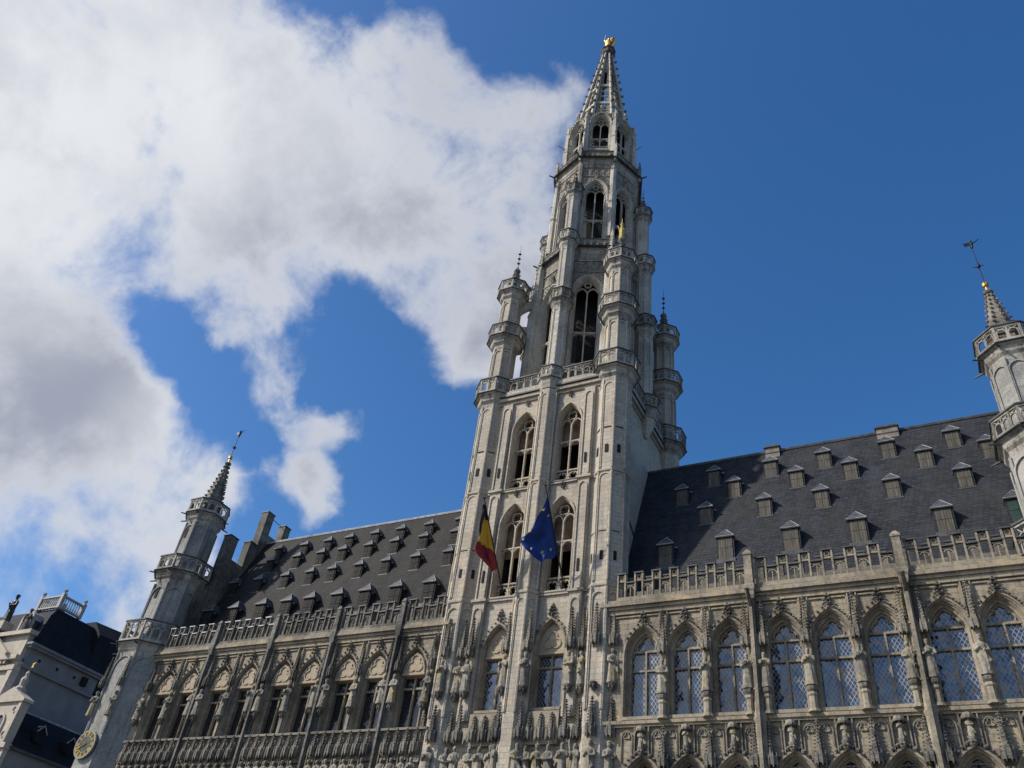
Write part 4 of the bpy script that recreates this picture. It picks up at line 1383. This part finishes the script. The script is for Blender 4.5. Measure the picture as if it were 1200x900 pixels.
build('octagon_window', w3, 'upper', o3, tuple(WL[o3.name]))
# near-black ceilings and inner cores, added so the hollow stages look dark inside
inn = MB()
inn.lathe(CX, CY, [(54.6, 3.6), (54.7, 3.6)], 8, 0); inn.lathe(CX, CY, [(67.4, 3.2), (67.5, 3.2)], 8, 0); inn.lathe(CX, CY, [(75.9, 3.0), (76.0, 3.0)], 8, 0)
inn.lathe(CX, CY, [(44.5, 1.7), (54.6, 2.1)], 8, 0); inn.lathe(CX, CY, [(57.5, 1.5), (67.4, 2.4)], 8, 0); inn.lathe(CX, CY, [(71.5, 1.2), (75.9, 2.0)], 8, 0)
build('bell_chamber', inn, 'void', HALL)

# friezes with blind tracery and the octagon galleries
def frieze(z0, z1):
    def f(L):
        m = MB(); n = 4; u = (L-.7)/n
        for i in range(n):
            m.bar(jamb_arch(u/2-.05, z0, z0+(z1-z0)*.55, (z1-z0)*.3, 3, -L/2+.35+u*(i+.5)), .06, -.05, .02)
        m.box(-L/2+.3, L/2-.3, -.09, .02, z1, z1+.12); m.box(-L/2+.3, L/2-.3, -.06, .02, z0-.1, z0)
        finial(m, 0, -.12, z0-.1, .9)
        return m
    return f
for i in range(8):
    pass
for r_, a_, b_ in ((4.45, 52.3, 53.5), (3.95, 65.8, 67.0)):
    fz = MB()
    for i in range(8): oct_side(fz, r_, i, frieze(a_, b_))
    build('tracery_frieze', fz, 'gallery', HALL)
for zt, r, rb in ((56.25, 4.62, 4.3), (69.3, 4.30, 3.9)):
    g_ = MB()
    gallery(g_, CX, CY, r, rb, zt, 1.05, drop=1.3, units=6, rot=0)
    for i in range(8):
        a = R(45*i)-PI/2
        px, py = CX+r*math.cos(a), CY+r*math.sin(a)
        g_.lathe(px, py, [(zt-1.6, .1), (zt-1.2, .2), (zt+.2, .17), (zt+.3, .22), (zt+1.6, .02)], 4)
        for z in (zt+.6, zt+.9, zt+1.2): g_.lump(px, py, z, .14, .08)
        g_.tube((px, py, zt-1.25), (px+.75*math.cos(a), py+.75*math.sin(a), zt-1.15), .10, .06, 5, 1)
    build('octagon_gallery', g_, ['gallery', 'lead'], HALL)

# gables and pinnacles round the top stage
gb = MB()
def gable(L):
    m = MB(); w0 = L/2-.22
    ar = arch(1.05, 1.9, 8, 0, 74.8)
    m.sweep(ar, [(.10, .1), (.10, -.28), (0, -.28), (-.02, .1)])
    for p in ar[2:-2]: m.lump(p[0]*1.08, -.3, p[1]+.12, .12, .12)
    m.tube((0, -.22, 76.6), (0, -.22, 77.2), .1, .08, 6)
    finial(m, 0, -.22, 77.0, .9)
    m.ball(0, -.22, 77.8, .2, 6)
    return m
for i in range(8):
    oct_side(gb, 3.42, i, gable)
    a = R(45*i)-PI/2
    px, py = CX+3.62*math.cos(a), CY+3.62*math.sin(a)
    gb.lathe(px, py, [(69.4, .34), (72.4, .30), (72.5, .38), (72.65, .28), (75.6, .22), (75.7, .3), (75.8, .2), (77.4, .02)], 4, a)
    gb.tube((px, py, 73.0), (px+.9*math.cos(a), py+.9*math.sin(a), 73.35), .10, .05, 5)
    for z in (76.1, 76.5, 76.9): gb.lump(px, py, z, .16*(78.2-z)/2, .1)
build('crown_gables', gb, 'upper', HALL)

# openwork spire
sp = MB()
ZS0, ZS1, RS0, RS1 = 76.0, 93.9, 2.85, .55
def rs_(z): return RS0+(RS1-RS0)*(z-ZS0)/(ZS1-ZS0)
for i in range(8):
    a = R(45*i)-PI/2; b = R(45*(i+1))-PI/2
    def pt(z, t=0.0, ins=0.0):
        r_ = rs_(z)-ins
        return Vector((CX+r_*((1-t)*math.cos(a)+t*math.cos(b)), CY+r_*((1-t)*math.sin(a)+t*math.sin(b)), z))
    sp.tube(pt(ZS0), pt(ZS1), .22, .13, 6)
    # panel strips either side of a central slit, ladder of cross bars
    for (z0, z1, slit_) in ((76, 80.6, .46), (81.1, 84.8, .42), (85.3, 88.6, .30), (88.6, 93.8, .0)):
        for (t0, t1) in (((0, .5-slit_/2), (.5+slit_/2, 1)) if slit_ else ((0, 1),)):
            sp.add([pt(z0, t0, .16), pt(z0, t1, .16), pt(z1, t1, .14), pt(z1, t0, .14), pt(z0, t0, .3), pt(z0, t1, .3), pt(z1, t1, .25), pt(z1, t0, .25)],
                   [(0, 1, 2, 3), (7, 6, 5, 4), (1, 5, 6, 2), (4, 0, 3, 7)], 2)
    for z in (80.6, 84.8):
        sp.add([pt(z, 0, .04), pt(z, 1, .04), pt(z+.5, 1, .04), pt(z+.5, 0, .04), pt(z, 0, .2), pt(z, 1, .2), pt(z+.5, 1, .2), pt(z+.5, 0, .2)], [(0, 1, 2, 3), (7, 6, 5, 4), (0, 4, 5, 1), (3, 2, 6, 7)])
    for z in (77.6, 79.2, 82.4, 83.6):
        sp.tube(pt(z, .25, .1), pt(z, .75, .1), .06, .06, 4)
ck = MB()
for i in range(8):
    a = R(45*i)-PI/2
    for j in range(10):
        z = 77.6+j*1.58
        r_ = rs_(z)+.24
        x, y = CX+r_*math.cos(a), CY+r_*math.sin(a)
        ck.lump(x, y, z, .25-.006*j, .2); ck.tube((CX+(r_-.25)*math.cos(a), CY+(r_-.25)*math.sin(a), z-.15), (x, y, z), .07, .08, 5)
ck.m = [1]*len(ck.m); sp.join(ck)
build('spire', sp, ['upper', 'carved', 'octwall'], HALL)
cr = MB()
cr.lathe(CX, CY, [(z_+.5, r_) for z_, r_ in ((92.9, .5), (93.2, .72), (93.35, .86), (93.6, .86), (93.65, .78), (94.25, .78), (94.3, .90), (94.5, .90), (94.6, .6), (94.9, .35), (95.1, .3))], 8)
build('spire_crown', cr, 'sooty', HALL)

# flying buttresses from the corner turrets to the octagon
fbm = MB()
for sx, sy in ((-1, -1), (1, -1), (1, 1), (-1, 1)):
    for zb_, rise in ((46.6, 1.4), (49.6, 1.2)):
        p = Vector((CX+sx*(SC-.55), CY+sy*(SC-.55), zb_)); q = Vector((CX+sx*3.1, CY+sy*3.1, zb_+rise))
        n_ = 6
        d = (q-p); hd = Vector((d.y, -d.x, 0)).normalized()*.16
        low, top = [], []
        for i in range(n_+1):
            t = i/n_
            b_ = p+Vector((d.x*t, d.y*t, 0))
            low.append(Vector((b_.x, b_.y, zb_-.9+1.9*math.sin(t*PI/2)**.8*.75)))
            top.append(Vector((b_.x, b_.y, zb_+.9+rise*t*.35)))
        for i in range(n_):
            vs = [low[i]-hd, low[i+1]-hd, top[i+1]-hd, top[i]-hd, low[i]+hd, low[i+1]+hd, top[i+1]+hd, top[i]+hd]
            fbm.add(vs, [(0, 1, 2, 3), (7, 6, 5, 4), (3, 2, 6, 7), (0, 4, 5, 1)])
build('flying_buttress', fbm, 'upper', HALL)
# diagonal piers of the octagon's first stage, with small balcony turrets
dp = MB()
for sx, sy in ((-1, -1), (1, -1), (1, 1), (-1, 1)):
    x, y = CX+sx*3.25, CY+sy*3.25
    dp.lathe(x, y, [(40.1, .62), (49, .58), (49.2, .66), (49.4, .5), (54.5, .45)], 8)
    dp.tube((x, y, 52.2), (x+sx*.9, y+sy*.9, 52.5), .13, .07, 5)
    x, y = CX+sx*2.85, CY+sy*2.85
    crocket_spire(dp, CX+sx*3.25, CY+sy*3.25, 54.5, 56.6, .42, 6, 6, .12)
    crocket_spire(dp, x, y, 66.5, 68.6, .26, 6, 5, .1)
    dp.lathe(x, y, [(57, .36), (61.5, .34), (61.7, .46), (61.9, .3), (66.5, .26), (66.6, .36), (66.8, .1)], 8)
build('octagon_pier', dp, 'upper', HALL)

# statues, canopies on the lower tower
gt = 'statues on the lower front of the tower'
spots = []
def facet_pt(cx, cy, r, ang, out):
    a = R(ang)-PI/2; ap = r*math.cos(PI/8)+out
    return cx+ap*math.cos(a), cy+ap*math.sin(a)
for cx, side in ((CX-SC, 'left'), (CX+SC, 'right')):
    for ang, fn in ((-45, 'left facing'), (0, 'front facing'), (45, 'right facing')):
        spots.append((*facet_pt(cx, CY-SC, 1.16, ang, .20), ang, '%s facet of the front %s tower turret' % (fn, side)))
spots.append((*facet_pt(CX+SC, CY-SC, 1.16, 90, .20), 90, 'sideways facet of the front right tower turret'))
for x, side in ((CX-SC+1.55, 'left'), (CX+SC-1.55, 'right')):
    spots.append((x, -.18, 0, 'pilaster beside the front %s tower turret' % side))
for ang, fn in ((-22.5, 'left'), (22.5, 'right')):
    spots.append((*facet_pt(CX, TY0, .80, ang*2, .20), ang*2, '%s face of the pier between the tower windows' % fn))
for x, y, ang, nm in spots:
    build('canopy', CAN_TALL, None, HALL, (x, y, 19.6)); build('canopy', CAN_LOW, None, HALL, (x, y, 14.85))
    console_part(x, y, 17.5, .25)
    console_part(x, y, 12.7, .25)
    if 'front facing facet of the front right' not in nm:
        statue(x, y, 17.5, 'upper statue on the '+nm, gt, 1.9, R(ang)*.8)
    statue(x, y, 12.7, 'lower statue on the '+nm, gt, 1.9, R(ang)*.8)
for wx, wn in zip(WX, ('left', 'right')):
    cm = MB(); cm.box(wx-1.0, wx+1.0, -.02, TY0, 14.6, 16.3); build('sill_apron', cm, 'frame', HALL)
    for j, dx in enumerate((-.64, 0, .64)):
        build('niche_canopy', CAN_ROW, None, HALL, (wx+dx, -.10, 14.85)); console_part(wx+dx, -.12, 12.7, .24)
        statue(wx+dx, -.14, 12.7, 'statue in the low row under the %s tower window, %s from left' % (wn, ordw[j]), gt, 1.85)

# ------------------------------------------------------------------ gilded statue on the spire
gs = MB()
x, y = CX, CY
gs.lathe(x, y, [(95.0, .28), (95.2, .34), (95.9, .26), (96.4, .30), (96.8, .33), (96.95, .14), (97.05, .1)], 10)
gs.ball(x, y, 97.2, .19, 6)
gs.tube((x-.28, y, 96.7), (x-.55, y-.1, 97.15), .1, .08); gs.tube((x-.55, y-.1, 97.15), (x-.45, y-.1, 98.4), .045, .015)
gs.tube((x+.28, y, 96.7), (x+.5, y-.2, 96.3), .1, .08)
gs.lathe(x+.58, y-.25, [(96.0, .05), (96.2, .25), (96.5, .25), (96.7, .05)], 8)
for sx in (-1, 1):
    gs.add([(x+sx*.1, y+.2, 96.9), (x+sx*.7, y+.4, 97.7), (x+sx*.6, y+.4, 96.4), (x+sx*.2, y+.25, 95.8), (x+sx*.1, y+.25, 96.9), (x+sx*.7, y+.45, 97.7), (x+sx*.6, y+.45, 96.4), (x+sx*.2, y+.3, 95.8)],
           [(0, 1, 2, 3), (7, 6, 5, 4), (0, 4, 5, 1), (1, 5, 6, 2), (2, 6, 7, 3), (3, 7, 4, 0)])
gs.tube((x-.6, y, 95.15), (x+.6, y-.1, 95.25), .16, .10, 7); gs.tube((x+.6, y-.1, 95.25), (x+.95, y-.2, 95.7), .1, .03)
gs.v = [(x_, y_, 95.45+(z_-95.0)*1.1) for x_, y_, z_ in gs.v]
tag(build('gilded_statue', gs, 'gold', smooth=False), 'gilded winged figure with raised sword on the very tip of the spire', 'statue')

# ------------------------------------------------------------------ clock on the left turret
a = R(0)-PI/2
ap = 2.25*math.cos(PI/8)+.16
clk = empty('clock', (-53.6+ap*math.cos(a), 1.0+ap*math.sin(a), 15.2), a+PI/2)
clk.scale = (.9, .9, .9)
tag(clk, 'round clock with gold numerals and a pale rim on the left corner turret', 'clock')
def disc(r0, r1, y0, y1, n=40):
    m = MB(); p = circle(0, 0, (r0+r1)/2, n); m.bar(p, r1-r0, y0, y1, True); return m
f = MB(); c_ = circle(0, 0, .95, 40); f.add([(p[0], -.06, p[1]) for p in c_][::-1]+[(p[0], .05, p[1]) for p in c_][::-1], [tuple(range(40))]+[(i, i+40, (i+1) % 40+40, (i+1) % 40) for i in range(40)])
build('clock_face', f, 'bronze', clk, (0, 0, 0), local=True)
build('clock_rim', disc(.94, 1.04, -.10, .05), 'turret', clk, (0, 0, 0), local=True)
nm = MB()
NUM = {1: 'I', 2: 'II', 3: 'III', 4: 'IIII', 5: 'V', 6: 'VI', 7: 'VII', 8: 'VIII', 9: 'IX', 10: 'X', 11: 'XI', 12: 'XII'}
for h_, s_ in NUM.items():
    an = -2*PI*h_/12
    wtot = sum({'I': .07, 'V': .12, 'X': .12}[c] for c in s_); u = -wtot/2
    for c in s_:
        w_ = {'I': .07, 'V': .12, 'X': .12}[c]
        segs_ = {'I': [((.035, -.12), (.035, .12))], 'V': [((.01, .12), (.06, -.12)), ((.06, -.12), (.11, .12))], 'X': [((.01, .12), (.11, -.12)), ((.01, -.12), (.11, .12))]}[c]
        for p, q in segs_:
            pp = []
            for (sx_, sz_) in (p, q):
                X_, Z_ = (u+sx_), sz_+.76
                pp.append((X_*math.cos(an)-Z_*math.sin(an), X_*math.sin(an)+Z_*math.cos(an)))
            nm.bar(pp, .035, -.09, -.06)
        u += w_
nm.join(disc(.58, .61, -.085, -.06)); nm.join(disc(.89, .92, -.085, -.06))
build('numerals', nm, 'goldpaint', clk, (0, 0, 0), local=True)
for nme, L_, an, wd in (('hour_hand', .48, -2*PI*8.2/12, .07), ('minute_hand', .80, -2*PI*41/60, .05)):
    h_ = MB(); h_.bar([(0.12*math.sin(an), -.12*math.cos(an)), (-L_*math.sin(an), L_*math.cos(an))], wd, -.13, -.10)
    build(nme, h_, 'gold', clk, (0, 0, 0), local=True)

# ------------------------------------------------------------------ flags
def pole(name, p, q, parent):
    m = MB(); m.tube(p, q, .05, .035, 8); m.ball(*q, .08, 6)
    return build(name, m, 'iron', parent, (0, 0, 0) if parent is None else tuple(WL[parent.name]))
def cloth(rows, nu=24):
    """rows from the top down: (z, x, y) of the free edge and (z, x, y) of the edge on the pole"""
    V = []; steps = []
    for a_, b_ in zip(rows[:-1], rows[1:]):
        for i in range(5):
            t = i/5
            steps.append(tuple(a_[k]*(1-t)+b_[k]*t for k in range(6)))
    steps.append(rows[-1])
    nv = len(steps)
    for j, (zl, xl, yl, zr, xr, yr) in enumerate(steps):
        for i in range(nu+1):
            u = i/nu
            fr_ = min(1, (1-u)*3)
            amp = (.05+.12*min(1, j/nv*1.6))*fr_
            sag = -.35*(j/nv)**2*math.sin(PI*u)
            V.append((xl+(xr-xl)*u, yl+(yr-yl)*u+amp*math.sin(u*8.5+j*.16)+(.05*math.sin(j*.55+u*5)+.035*math.sin(u*19-j*.3))*fr_, zl+(zr-zl)*u+sag))
    F = [(j*(nu+1)+i, (j+1)*(nu+1)+i, (j+1)*(nu+1)+i+1, j*(nu+1)+i+1) for j in range(nv-1) for i in range(nu)]
    return V, F, nv
def on_pole(a_, b_, z):
    t = (z-a_[2])/(b_[2]-a_[2])
    return (z, a_[0]+(b_[0]-a_[0])*t, a_[1]+(b_[1]-a_[1])*t)
def solid(V, F, mi, th=.012):
    m = MB(); n_ = len(V)
    m.v = list(V)+[(a_, b_+th, c_) for a_, b_, c_ in V]; m.f = list(F)+[tuple(i+n_ for i in reversed(f_)) for f_ in F]; m.m = list(mi)*2
    return m
FB = empty('belgian_flag', (-23.4, 0, 23.4))
FB.name = 'national_flag'; WL[FB.name] = Vector((-23.4, 0, 23.4))
tag(FB, 'black, yellow and red flag hanging limp from a slanting pole, left one on the tower', 'flag', 'flags on the tower')
PB = ((-23.55, .1, 23.45), (-24.02, -2.75, 28.45))
rowsB = [(*l_, *on_pole(*PB, z_)) for l_, z_ in (((28.2, -24.2, -2.55), 28.15), ((27.4, -24.24, -2.5), 27.6), ((26.5, -24.32, -2.4), 27.0), ((25.9, -24.38, -2.3), 26.5), ((25.25, -24.50, -2.3), 26.0), ((24.75, -24.1, -2.2), 25.6), ((24.35, -23.7, -2.0), 25.2), ((24.1, -23.45, -1.8), 24.8))]
V, F, nv = cloth(rowsB)
mi = []
for f_ in F:
    cx_, cz_ = sum(V[i][0] for i in f_)/4, sum(V[i][2] for i in f_)/4
    u = (cx_+24.3)+(26.4-cz_)*.12
    if cz_ > 27.3 or (cx_ < -24.08-(27.3-cz_)*.14 and cz_ > 26.1): mi.append(0)
    elif cz_ > 25.75-(cx_+24.2)*.35: mi.append(1)
    else: mi.append(2)
build('flag_cloth', solid(V, F, mi), ['black', 'yellow', 'red'], FB, tuple(-Vector((0, 0, 0))+WL[FB.name])).location = -WL[FB.name]
pm = MB(); pm.tube(*PB, .05, .035, 8); pm.ball(-24.02, -2.75, 28.5, .08, 6)
build('flagpole', pm, 'iron', FB, tuple(WL[FB.name])).location = -WL[FB.name]

FE = empty('european_flag', (-19.4, 0, 23.4)); FE.name = 'union_flag'; WL[FE.name] = Vector((-19.4, 0, 23.4))
tag(FE, 'blue flag with yellow stars hanging from a slanting pole, right one on the tower', 'flag', 'flags on the tower')
PE = ((-19.5, .1, 23.35), (-19.85, -2.75, 28.6))
rowsE = [(*l_, *on_pole(*PE, z_)) for l_, z_ in (((27.8, -19.86, -2.5), 28.0), ((27.1, -20.12, -2.5), 27.5), ((26.55, -20.5, -2.4), 27.0), ((25.9, -21.0, -2.3), 26.5), ((25.5, -21.38, -2.3), 26.1), ((25.2, -21.33, -2.3), 25.8), ((24.8, -21.0, -2.2), 25.5), ((24.5, -20.7, -2.1), 25.3), ((24.25, -20.4, -1.9), 25.1))]
V, F, nv = cloth(rowsE, 30)
build('flag_cloth', solid(V, F, [0]*len(F)), ['blue'], FE, tuple(WL[FE.name])).location = -WL[FE.name]
pm = MB(); pm.tube(*PE, .05, .035, 8); pm.ball(-19.85, -2.75, 28.65, .08, 6)
build('flagpole', pm, 'iron', FE, tuple(WL[FE.name])).location = -WL[FE.name]
for (u_, v_, s_) in ((.45, .16, .15), (.80, .24, .14), (.20, .40, .13), (.10, .55, .12), (.22, .74, .13), (.50, .82, .15), (.82, .84, .14), (.62, .5, .0)):
    if not s_: continue
    nu_ = 30
    p_ = V[int(v_*(nv-1))*(nu_+1)+int(u_*nu_)]
    sx_, yy, sz_ = p_[0], p_[1]-.05, p_[2]
    m = MB(); pts = []
    for i in range(10):
        r_ = s_ if i % 2 == 0 else s_*.42; t = PI/2+PI*i/5
        pts.append((sx_+r_*math.cos(t), sz_+r_*math.sin(t)))
    m.add([(sx_, yy, sz_)]+[(p[0], yy+.02, p[1]) for p in pts], [(0, i+1, (i+1) % 10+1) for i in range(10)])
    build('star', m, 'star', FE, tuple(WL[FE.name])).location = -WL[FE.name]

# ------------------------------------------------------------------ neighbouring houses on the left
def figure(name, x, y, z, h, k, label, cat='statue', v=0, group=None):
    o = build(name, STAT[v].copy(), None, None, (x, y, z)); o.data.materials[0] = M[k]
    o.scale = (h/1.8,)*3
    return tag(o, label, cat, group)
XA, YA = -67.2, -.2
HA = empty('guild_house', (-74, 6, 0)); tag(HA, 'baroque guild house with a tall dark mansard roof and cream front', 'building')
def hb(name, mb, mats, root): 
    o = build(name, mb, mats, root, tuple(WL[root.name])); o.location = -WL[root.name]; return o
m = MB()
m.box(-84, XA, YA+.3, 9.0, 0, 22.0, 0)                      # side wall render
m.box(-84, XA+.25, YA+.2, 9.1, 22.0, 22.25, 1)
m.box(-84, XA+.02, YA+.3, 7.2, 22.25, 23.6, 0)
m.box(-84, XA+.35, YA+.1, 7.4, 23.6, 23.8, 1); m.box(-84, XA+.5, YA-.05, 7.5, 23.8, 24.0, 1)
for yy in (1.2, 3.0, 4.8): m.box(XA+.02, XA+.035, yy, yy+.22, 22.85, 23.1, 2)
m.box(XA+.02, XA+.3, 5.6, 6.1, 22.6, 23.3, 2)
hb('side_wall', m, ['plaster', 'plaster', 'void'], HA)
m = MB()
m.box(-84, XA, YA-.1, YA+.3, 0, 22.4)
m.box(-84, XA+.05, YA-.35, YA, 21.6, 22.0); m.box(-84, XA+.1, YA-.6, YA, 22.4, 22.75); m.box(-84, XA-.3, YA-.1, YA+.4, 22.75, 24.6)
m.box(-84, XA+.1, YA-.45, YA+.3, 24.6, 24.95)
# pediment
m.add([(-79, YA-.6, 22.75), (-68.4, YA-.6, 22.75), (-73.7, YA-.6, 26.0), (-79, YA+.2, 22.75), (-68.4, YA+.2, 22.75), (-73.7, YA+.2, 26.0)], [(0, 1, 2), (1, 4, 5, 2), (0, 2, 5, 3), (5, 4, 3)])
m.tube((-68.2, YA-.75, 22.8), (-73.7, YA-.75, 26.1), .18, .18, 4)
for i in range(12): m.box(-68.6-i*.45, -68.4-i*.45, YA-.5, YA-.1, 22.1, 22.4)
for z in (19.0, 15.0, 10.5, 6):
    m.box(-84, XA+.06, YA-.25, YA, z, z+.3)
m.box(XA-.55, XA-.02, YA-.3, YA, 0, 21.6); m.box(XA-5.0, XA-4.4, YA-.3, YA, 0, 21.6)
hb('front_wall', m, 'cream', HA)
for z in (16.0, 11.5, 7.0):
    for x in (-70.9, -74.5, -78):
        m = MB(); m.box(x-.75, x+.75, YA-.13, YA-.105, z, z+2.6); wd_ = hb('window', m, 'glassdark', HA)
        m = MB(); m.bar([(x-.75, z), (x-.75, z+2.6), (x+.75, z+2.6), (x+.75, z)], .14, YA-.22, YA-.11, True); m.box(x-.03, x+.03, YA-.17, YA-.135, z, z+2.6)
        o = build('window_frame', m, 'white', wd_, tuple(WL[wd_.name])); o.location = (0, 0, 0)
m = MB()
# mansard: steep lower slopes, flatter top
b0 = [(-84, YA+.2), (XA+.1, YA+.2), (XA+.1, 7.3), (-84, 7.3)]
b1 = [(-82.5, 1.1), (XA-1.1, 1.1), (XA-1.1, 6.2), (-82.5, 6.2)]
b2 = [(-81.5, 1.7), (XA-1.5, 1.7), (XA-1.5, 5.8), (-81.5, 5.8)]
vs = [(*p, 24.0) for p in b0]+[(*p, 27.0) for p in b1]+[(*p, 27.9) for p in b2]
m.add(vs, [(0, 1, 5, 4), (1, 2, 6, 5), (2, 3, 7, 6), (3, 0, 4, 7), (4, 5, 9, 8), (5, 6, 10, 9), (6, 7, 11, 10), (7, 4, 8, 11), (8, 9, 10, 11)])
b3 = [(-84, 7.3), (XA+.05, 7.3), (XA+.05, 13.5), (-84, 13.5)]
hb('mansard_roof', m, 'slateblue', HA)
m = MB()
m.box(-84, XA-.3, 6.0, 12.5, 22, 24.2)
m.add([(-84, 5.9, 28.6), (XA-1.9, 5.9, 28.6), (XA-.6, 5.9, 27.3), (XA+.0, 5.9, 22.5), (-84, 5.9, 22.5), (-84, 10.6, 29.0), (XA-1.9, 10.6, 29.0), (XA-.6, 11.2, 27.7), (XA+.0, 12.0, 22.5), (-84, 12, 22.5)],
      [(0, 4, 3, 2, 1), (0, 1, 6, 5), (1, 2, 7, 6), (2, 3, 8, 7), (5, 6, 7, 8, 9)])
hb('rear_roof', m, 'slateblue', HA)
def balus(mb, p, q, z, h):
    L_ = math.hypot(q[0]-p[0], q[1]-p[1]); n_ = int(L_/.24)
    T = Matrix.Translation((p[0], p[1], z)) @ Matrix.Rotation(math.atan2(q[1]-p[1], q[0]-p[0]), 4, 'Z')
    s_ = MB(); s_.box(0, L_, -.12, .12, 0, .14); s_.box(0, L_, -.12, .12, h-.14, h)
    for i in range(n_):
        s_.lathe((i+.5)*L_/n_, 0, [(.14, .07), (.3, .09), (h*.55, .04), (h-.14, .07)], 6)
    mb.join(s_, T)
m = MB()
xr, xl_ = XA-1.25, XA-4.1
balus(m, (xl_, 1.5), (xr, 1.5), 27.9, 1.15); balus(m, (xr, 1.5), (xr, 3.7), 27.9, 1.15); balus(m, (xl_, 1.5), (xl_, 3.7), 27.9, 1.15)
for p in ((xl_, 1.5), (xr, 1.5), (xr, 3.7), (xl_, 3.7)):
    m.box(p[0]-.16, p[0]+.16, p[1]-.16, p[1]+.16, 27.85, 29.2); m.ball(p[0], p[1], 29.45, .17, 6)
hb('roof_balustrade', m, 'white', HA)
m = MB()
m.box(-70.2, -68.9, .2, 1.4, 24.9, 26.3, 1); m.bar(arch(.72, .75, 6, -69.55, 26.2), .2, .05, 1.3, False, 0); m.box(-70.35, -70.1, .05, .3, 24.9, 26.2); m.box(-69.0, -68.75, .05, .3, 24.9, 26.2)
hb('dormer', m, ['white', 'lead'], HA)
# rider and companion figures on the gable (generic dark statues)
m = MB()
m.box(-72.7, -71.2, -.8, .2, 25.3, 26.0)
hb('statue_plinth', m, 'cream', HA)
figure('rooftop_statue', -71.9, -.3, 26.0, 2.6, 'bronze', 'dark statue of a standing figure on the gable top of the guild house', v=0)
figure('rooftop_statue', -69.0, -.2, 24.95, 2.1, 'sooty', 'shorter grey statue beside the white arched dormer of the guild house', v=3)

# small gabled house between
XB = -63.1
HB = empty('gabled_house', (-65, 3, 0)); tag(HB, 'small stone house with a narrow curved gable and dark slate roof', 'building')
m = MB(); m.box(-67.0, XB, -.4, 6.5, 0, 15.6, 0); m.box(-67.0, XB+.25, -.5, 6.6, 15.45, 15.65, 1)
hb('side_wall', m, ['plaster', 'lead'], HB)
m = MB()
m.add([(XB+.2, -.2, 15.65), (XB+.2, 6.6, 15.65), (XB-1.6, 6.6, 18.5), (XB-1.6, -.2, 18.5), (-67.0, -.2, 15.65), (-67.0, 6.6, 15.65)], [(0, 1, 2, 3), (3, 2, 5, 4), (0, 3, 4), (1, 5, 2)])
r_ = hb('roof', m, 'slateblue', HB)
m = MB(); m.tube((XB-1.6, -.2, 18.5), (XB-1.6, 6.6, 18.5), .09); o = build('ridge_cap', m, 'whitelead', r_, tuple(WL[r_.name])); o.location = (0, 0, 0)
for yy in (1.6, 4.4):
    m = MB(); x0 = XB-.35
    m.add([(x0+.35, yy-.4, 16.5), (x0+.35, yy+.4, 16.5), (x0+.35, yy+.4, 17.2), (x0+.35, yy-.4, 17.2), (x0-.8, yy-.4, 17.4), (x0-.8, yy+.4, 17.4), (x0+.35, yy, 17.7), (x0-.9, yy, 17.8)],
          [(0, 1, 2, 3), (3, 2, 6), (3, 6, 7, 4), (2, 5, 7, 6), (0, 3, 4), (1, 5, 2)])
    m.tube((x0+.42, yy-.45, 17.18), (x0+.42, yy, 17.72), .035, k=1); m.tube((x0+.42, yy+.45, 17.18), (x0+.42, yy, 17.72), .035, k=1)
    hb('dormer', m, ['slateblue', 'whitelead'], HB)
m = MB()
m.box(-66.8, XB+.05, -.75, -.4, 0, 15.5); m.box(-66.9, XB+.2, -.95, -.35, 15.4, 15.75)
m.box(-66.6, -63.35, -.8, -.2, 15.75, 18.9)
m.box(-66.9, -63.1, -1.0, -.1, 18.75, 18.95)
m.add([(-66.9, -1.0, 18.95), (-63.1, -1.0, 18.95), (-65.0, -1.0, 19.9), (-66.9, -.1, 18.95), (-63.1, -.1, 18.95), (-65.0, -.1, 19.9)], [(0, 1, 2), (5, 4, 3), (1, 4, 5, 2), (0, 2, 5, 3)])
m.bar(jamb_arch(.55, 15.9, 17.2, .7, 6, -65.0), .16, -.92, -.78, False)
for z in (16.4, 18.2):
    m.bar(circle(-63.85, z, .22, 12), .08, -.88, -.78, True)
m.box(-63.6, -63.3, -.9, -.2, 15.75, 18.75)
m.lathe(-64.9, -.5, [(19.5, .5), (19.9, .45), (20.1, .25), (20.6, .3), (20.9, .12), (21.1, .16), (21.3, .04)], 8)
hb('gable', m, 'cream', HB)
m = MB(); m.add([(p[0], -.81, p[1]) for p in jamb_arch(.5, 15.9, 17.2, .65, 6, -65.0)], [tuple(range(15))])
hb('arched_window', m, 'glassdark', HB)
m = MB(); m.tube((-64.9, -.5, 21.2), (-64.9, -.5, 22.2), .03)
m.add([(-64.85, -.5, 21.7), (-64.4, -.5, 21.75), (-64.6, -.5, 22.0), (-64.3, -.5, 22.35), (-64.85, -.5, 22.2), (-64.85, -.46, 21.7), (-64.4, -.46, 21.75), (-64.6, -.46, 22.0), (-64.3, -.46, 22.35), (-64.85, -.46, 22.2)],
      [(4, 3, 2, 1, 0), (5, 6, 7, 8, 9), (0, 1, 6, 5), (1, 2, 7, 6), (2, 3, 8, 7), (3, 4, 9, 8)])
m.v = [(-64.9+(a_+64.9)*.6, b_, 21.2+(c_-21.2)*.7) for a_, b_, c_ in m.v]
hb('gilded_vane', m, 'goldpaint', HB)
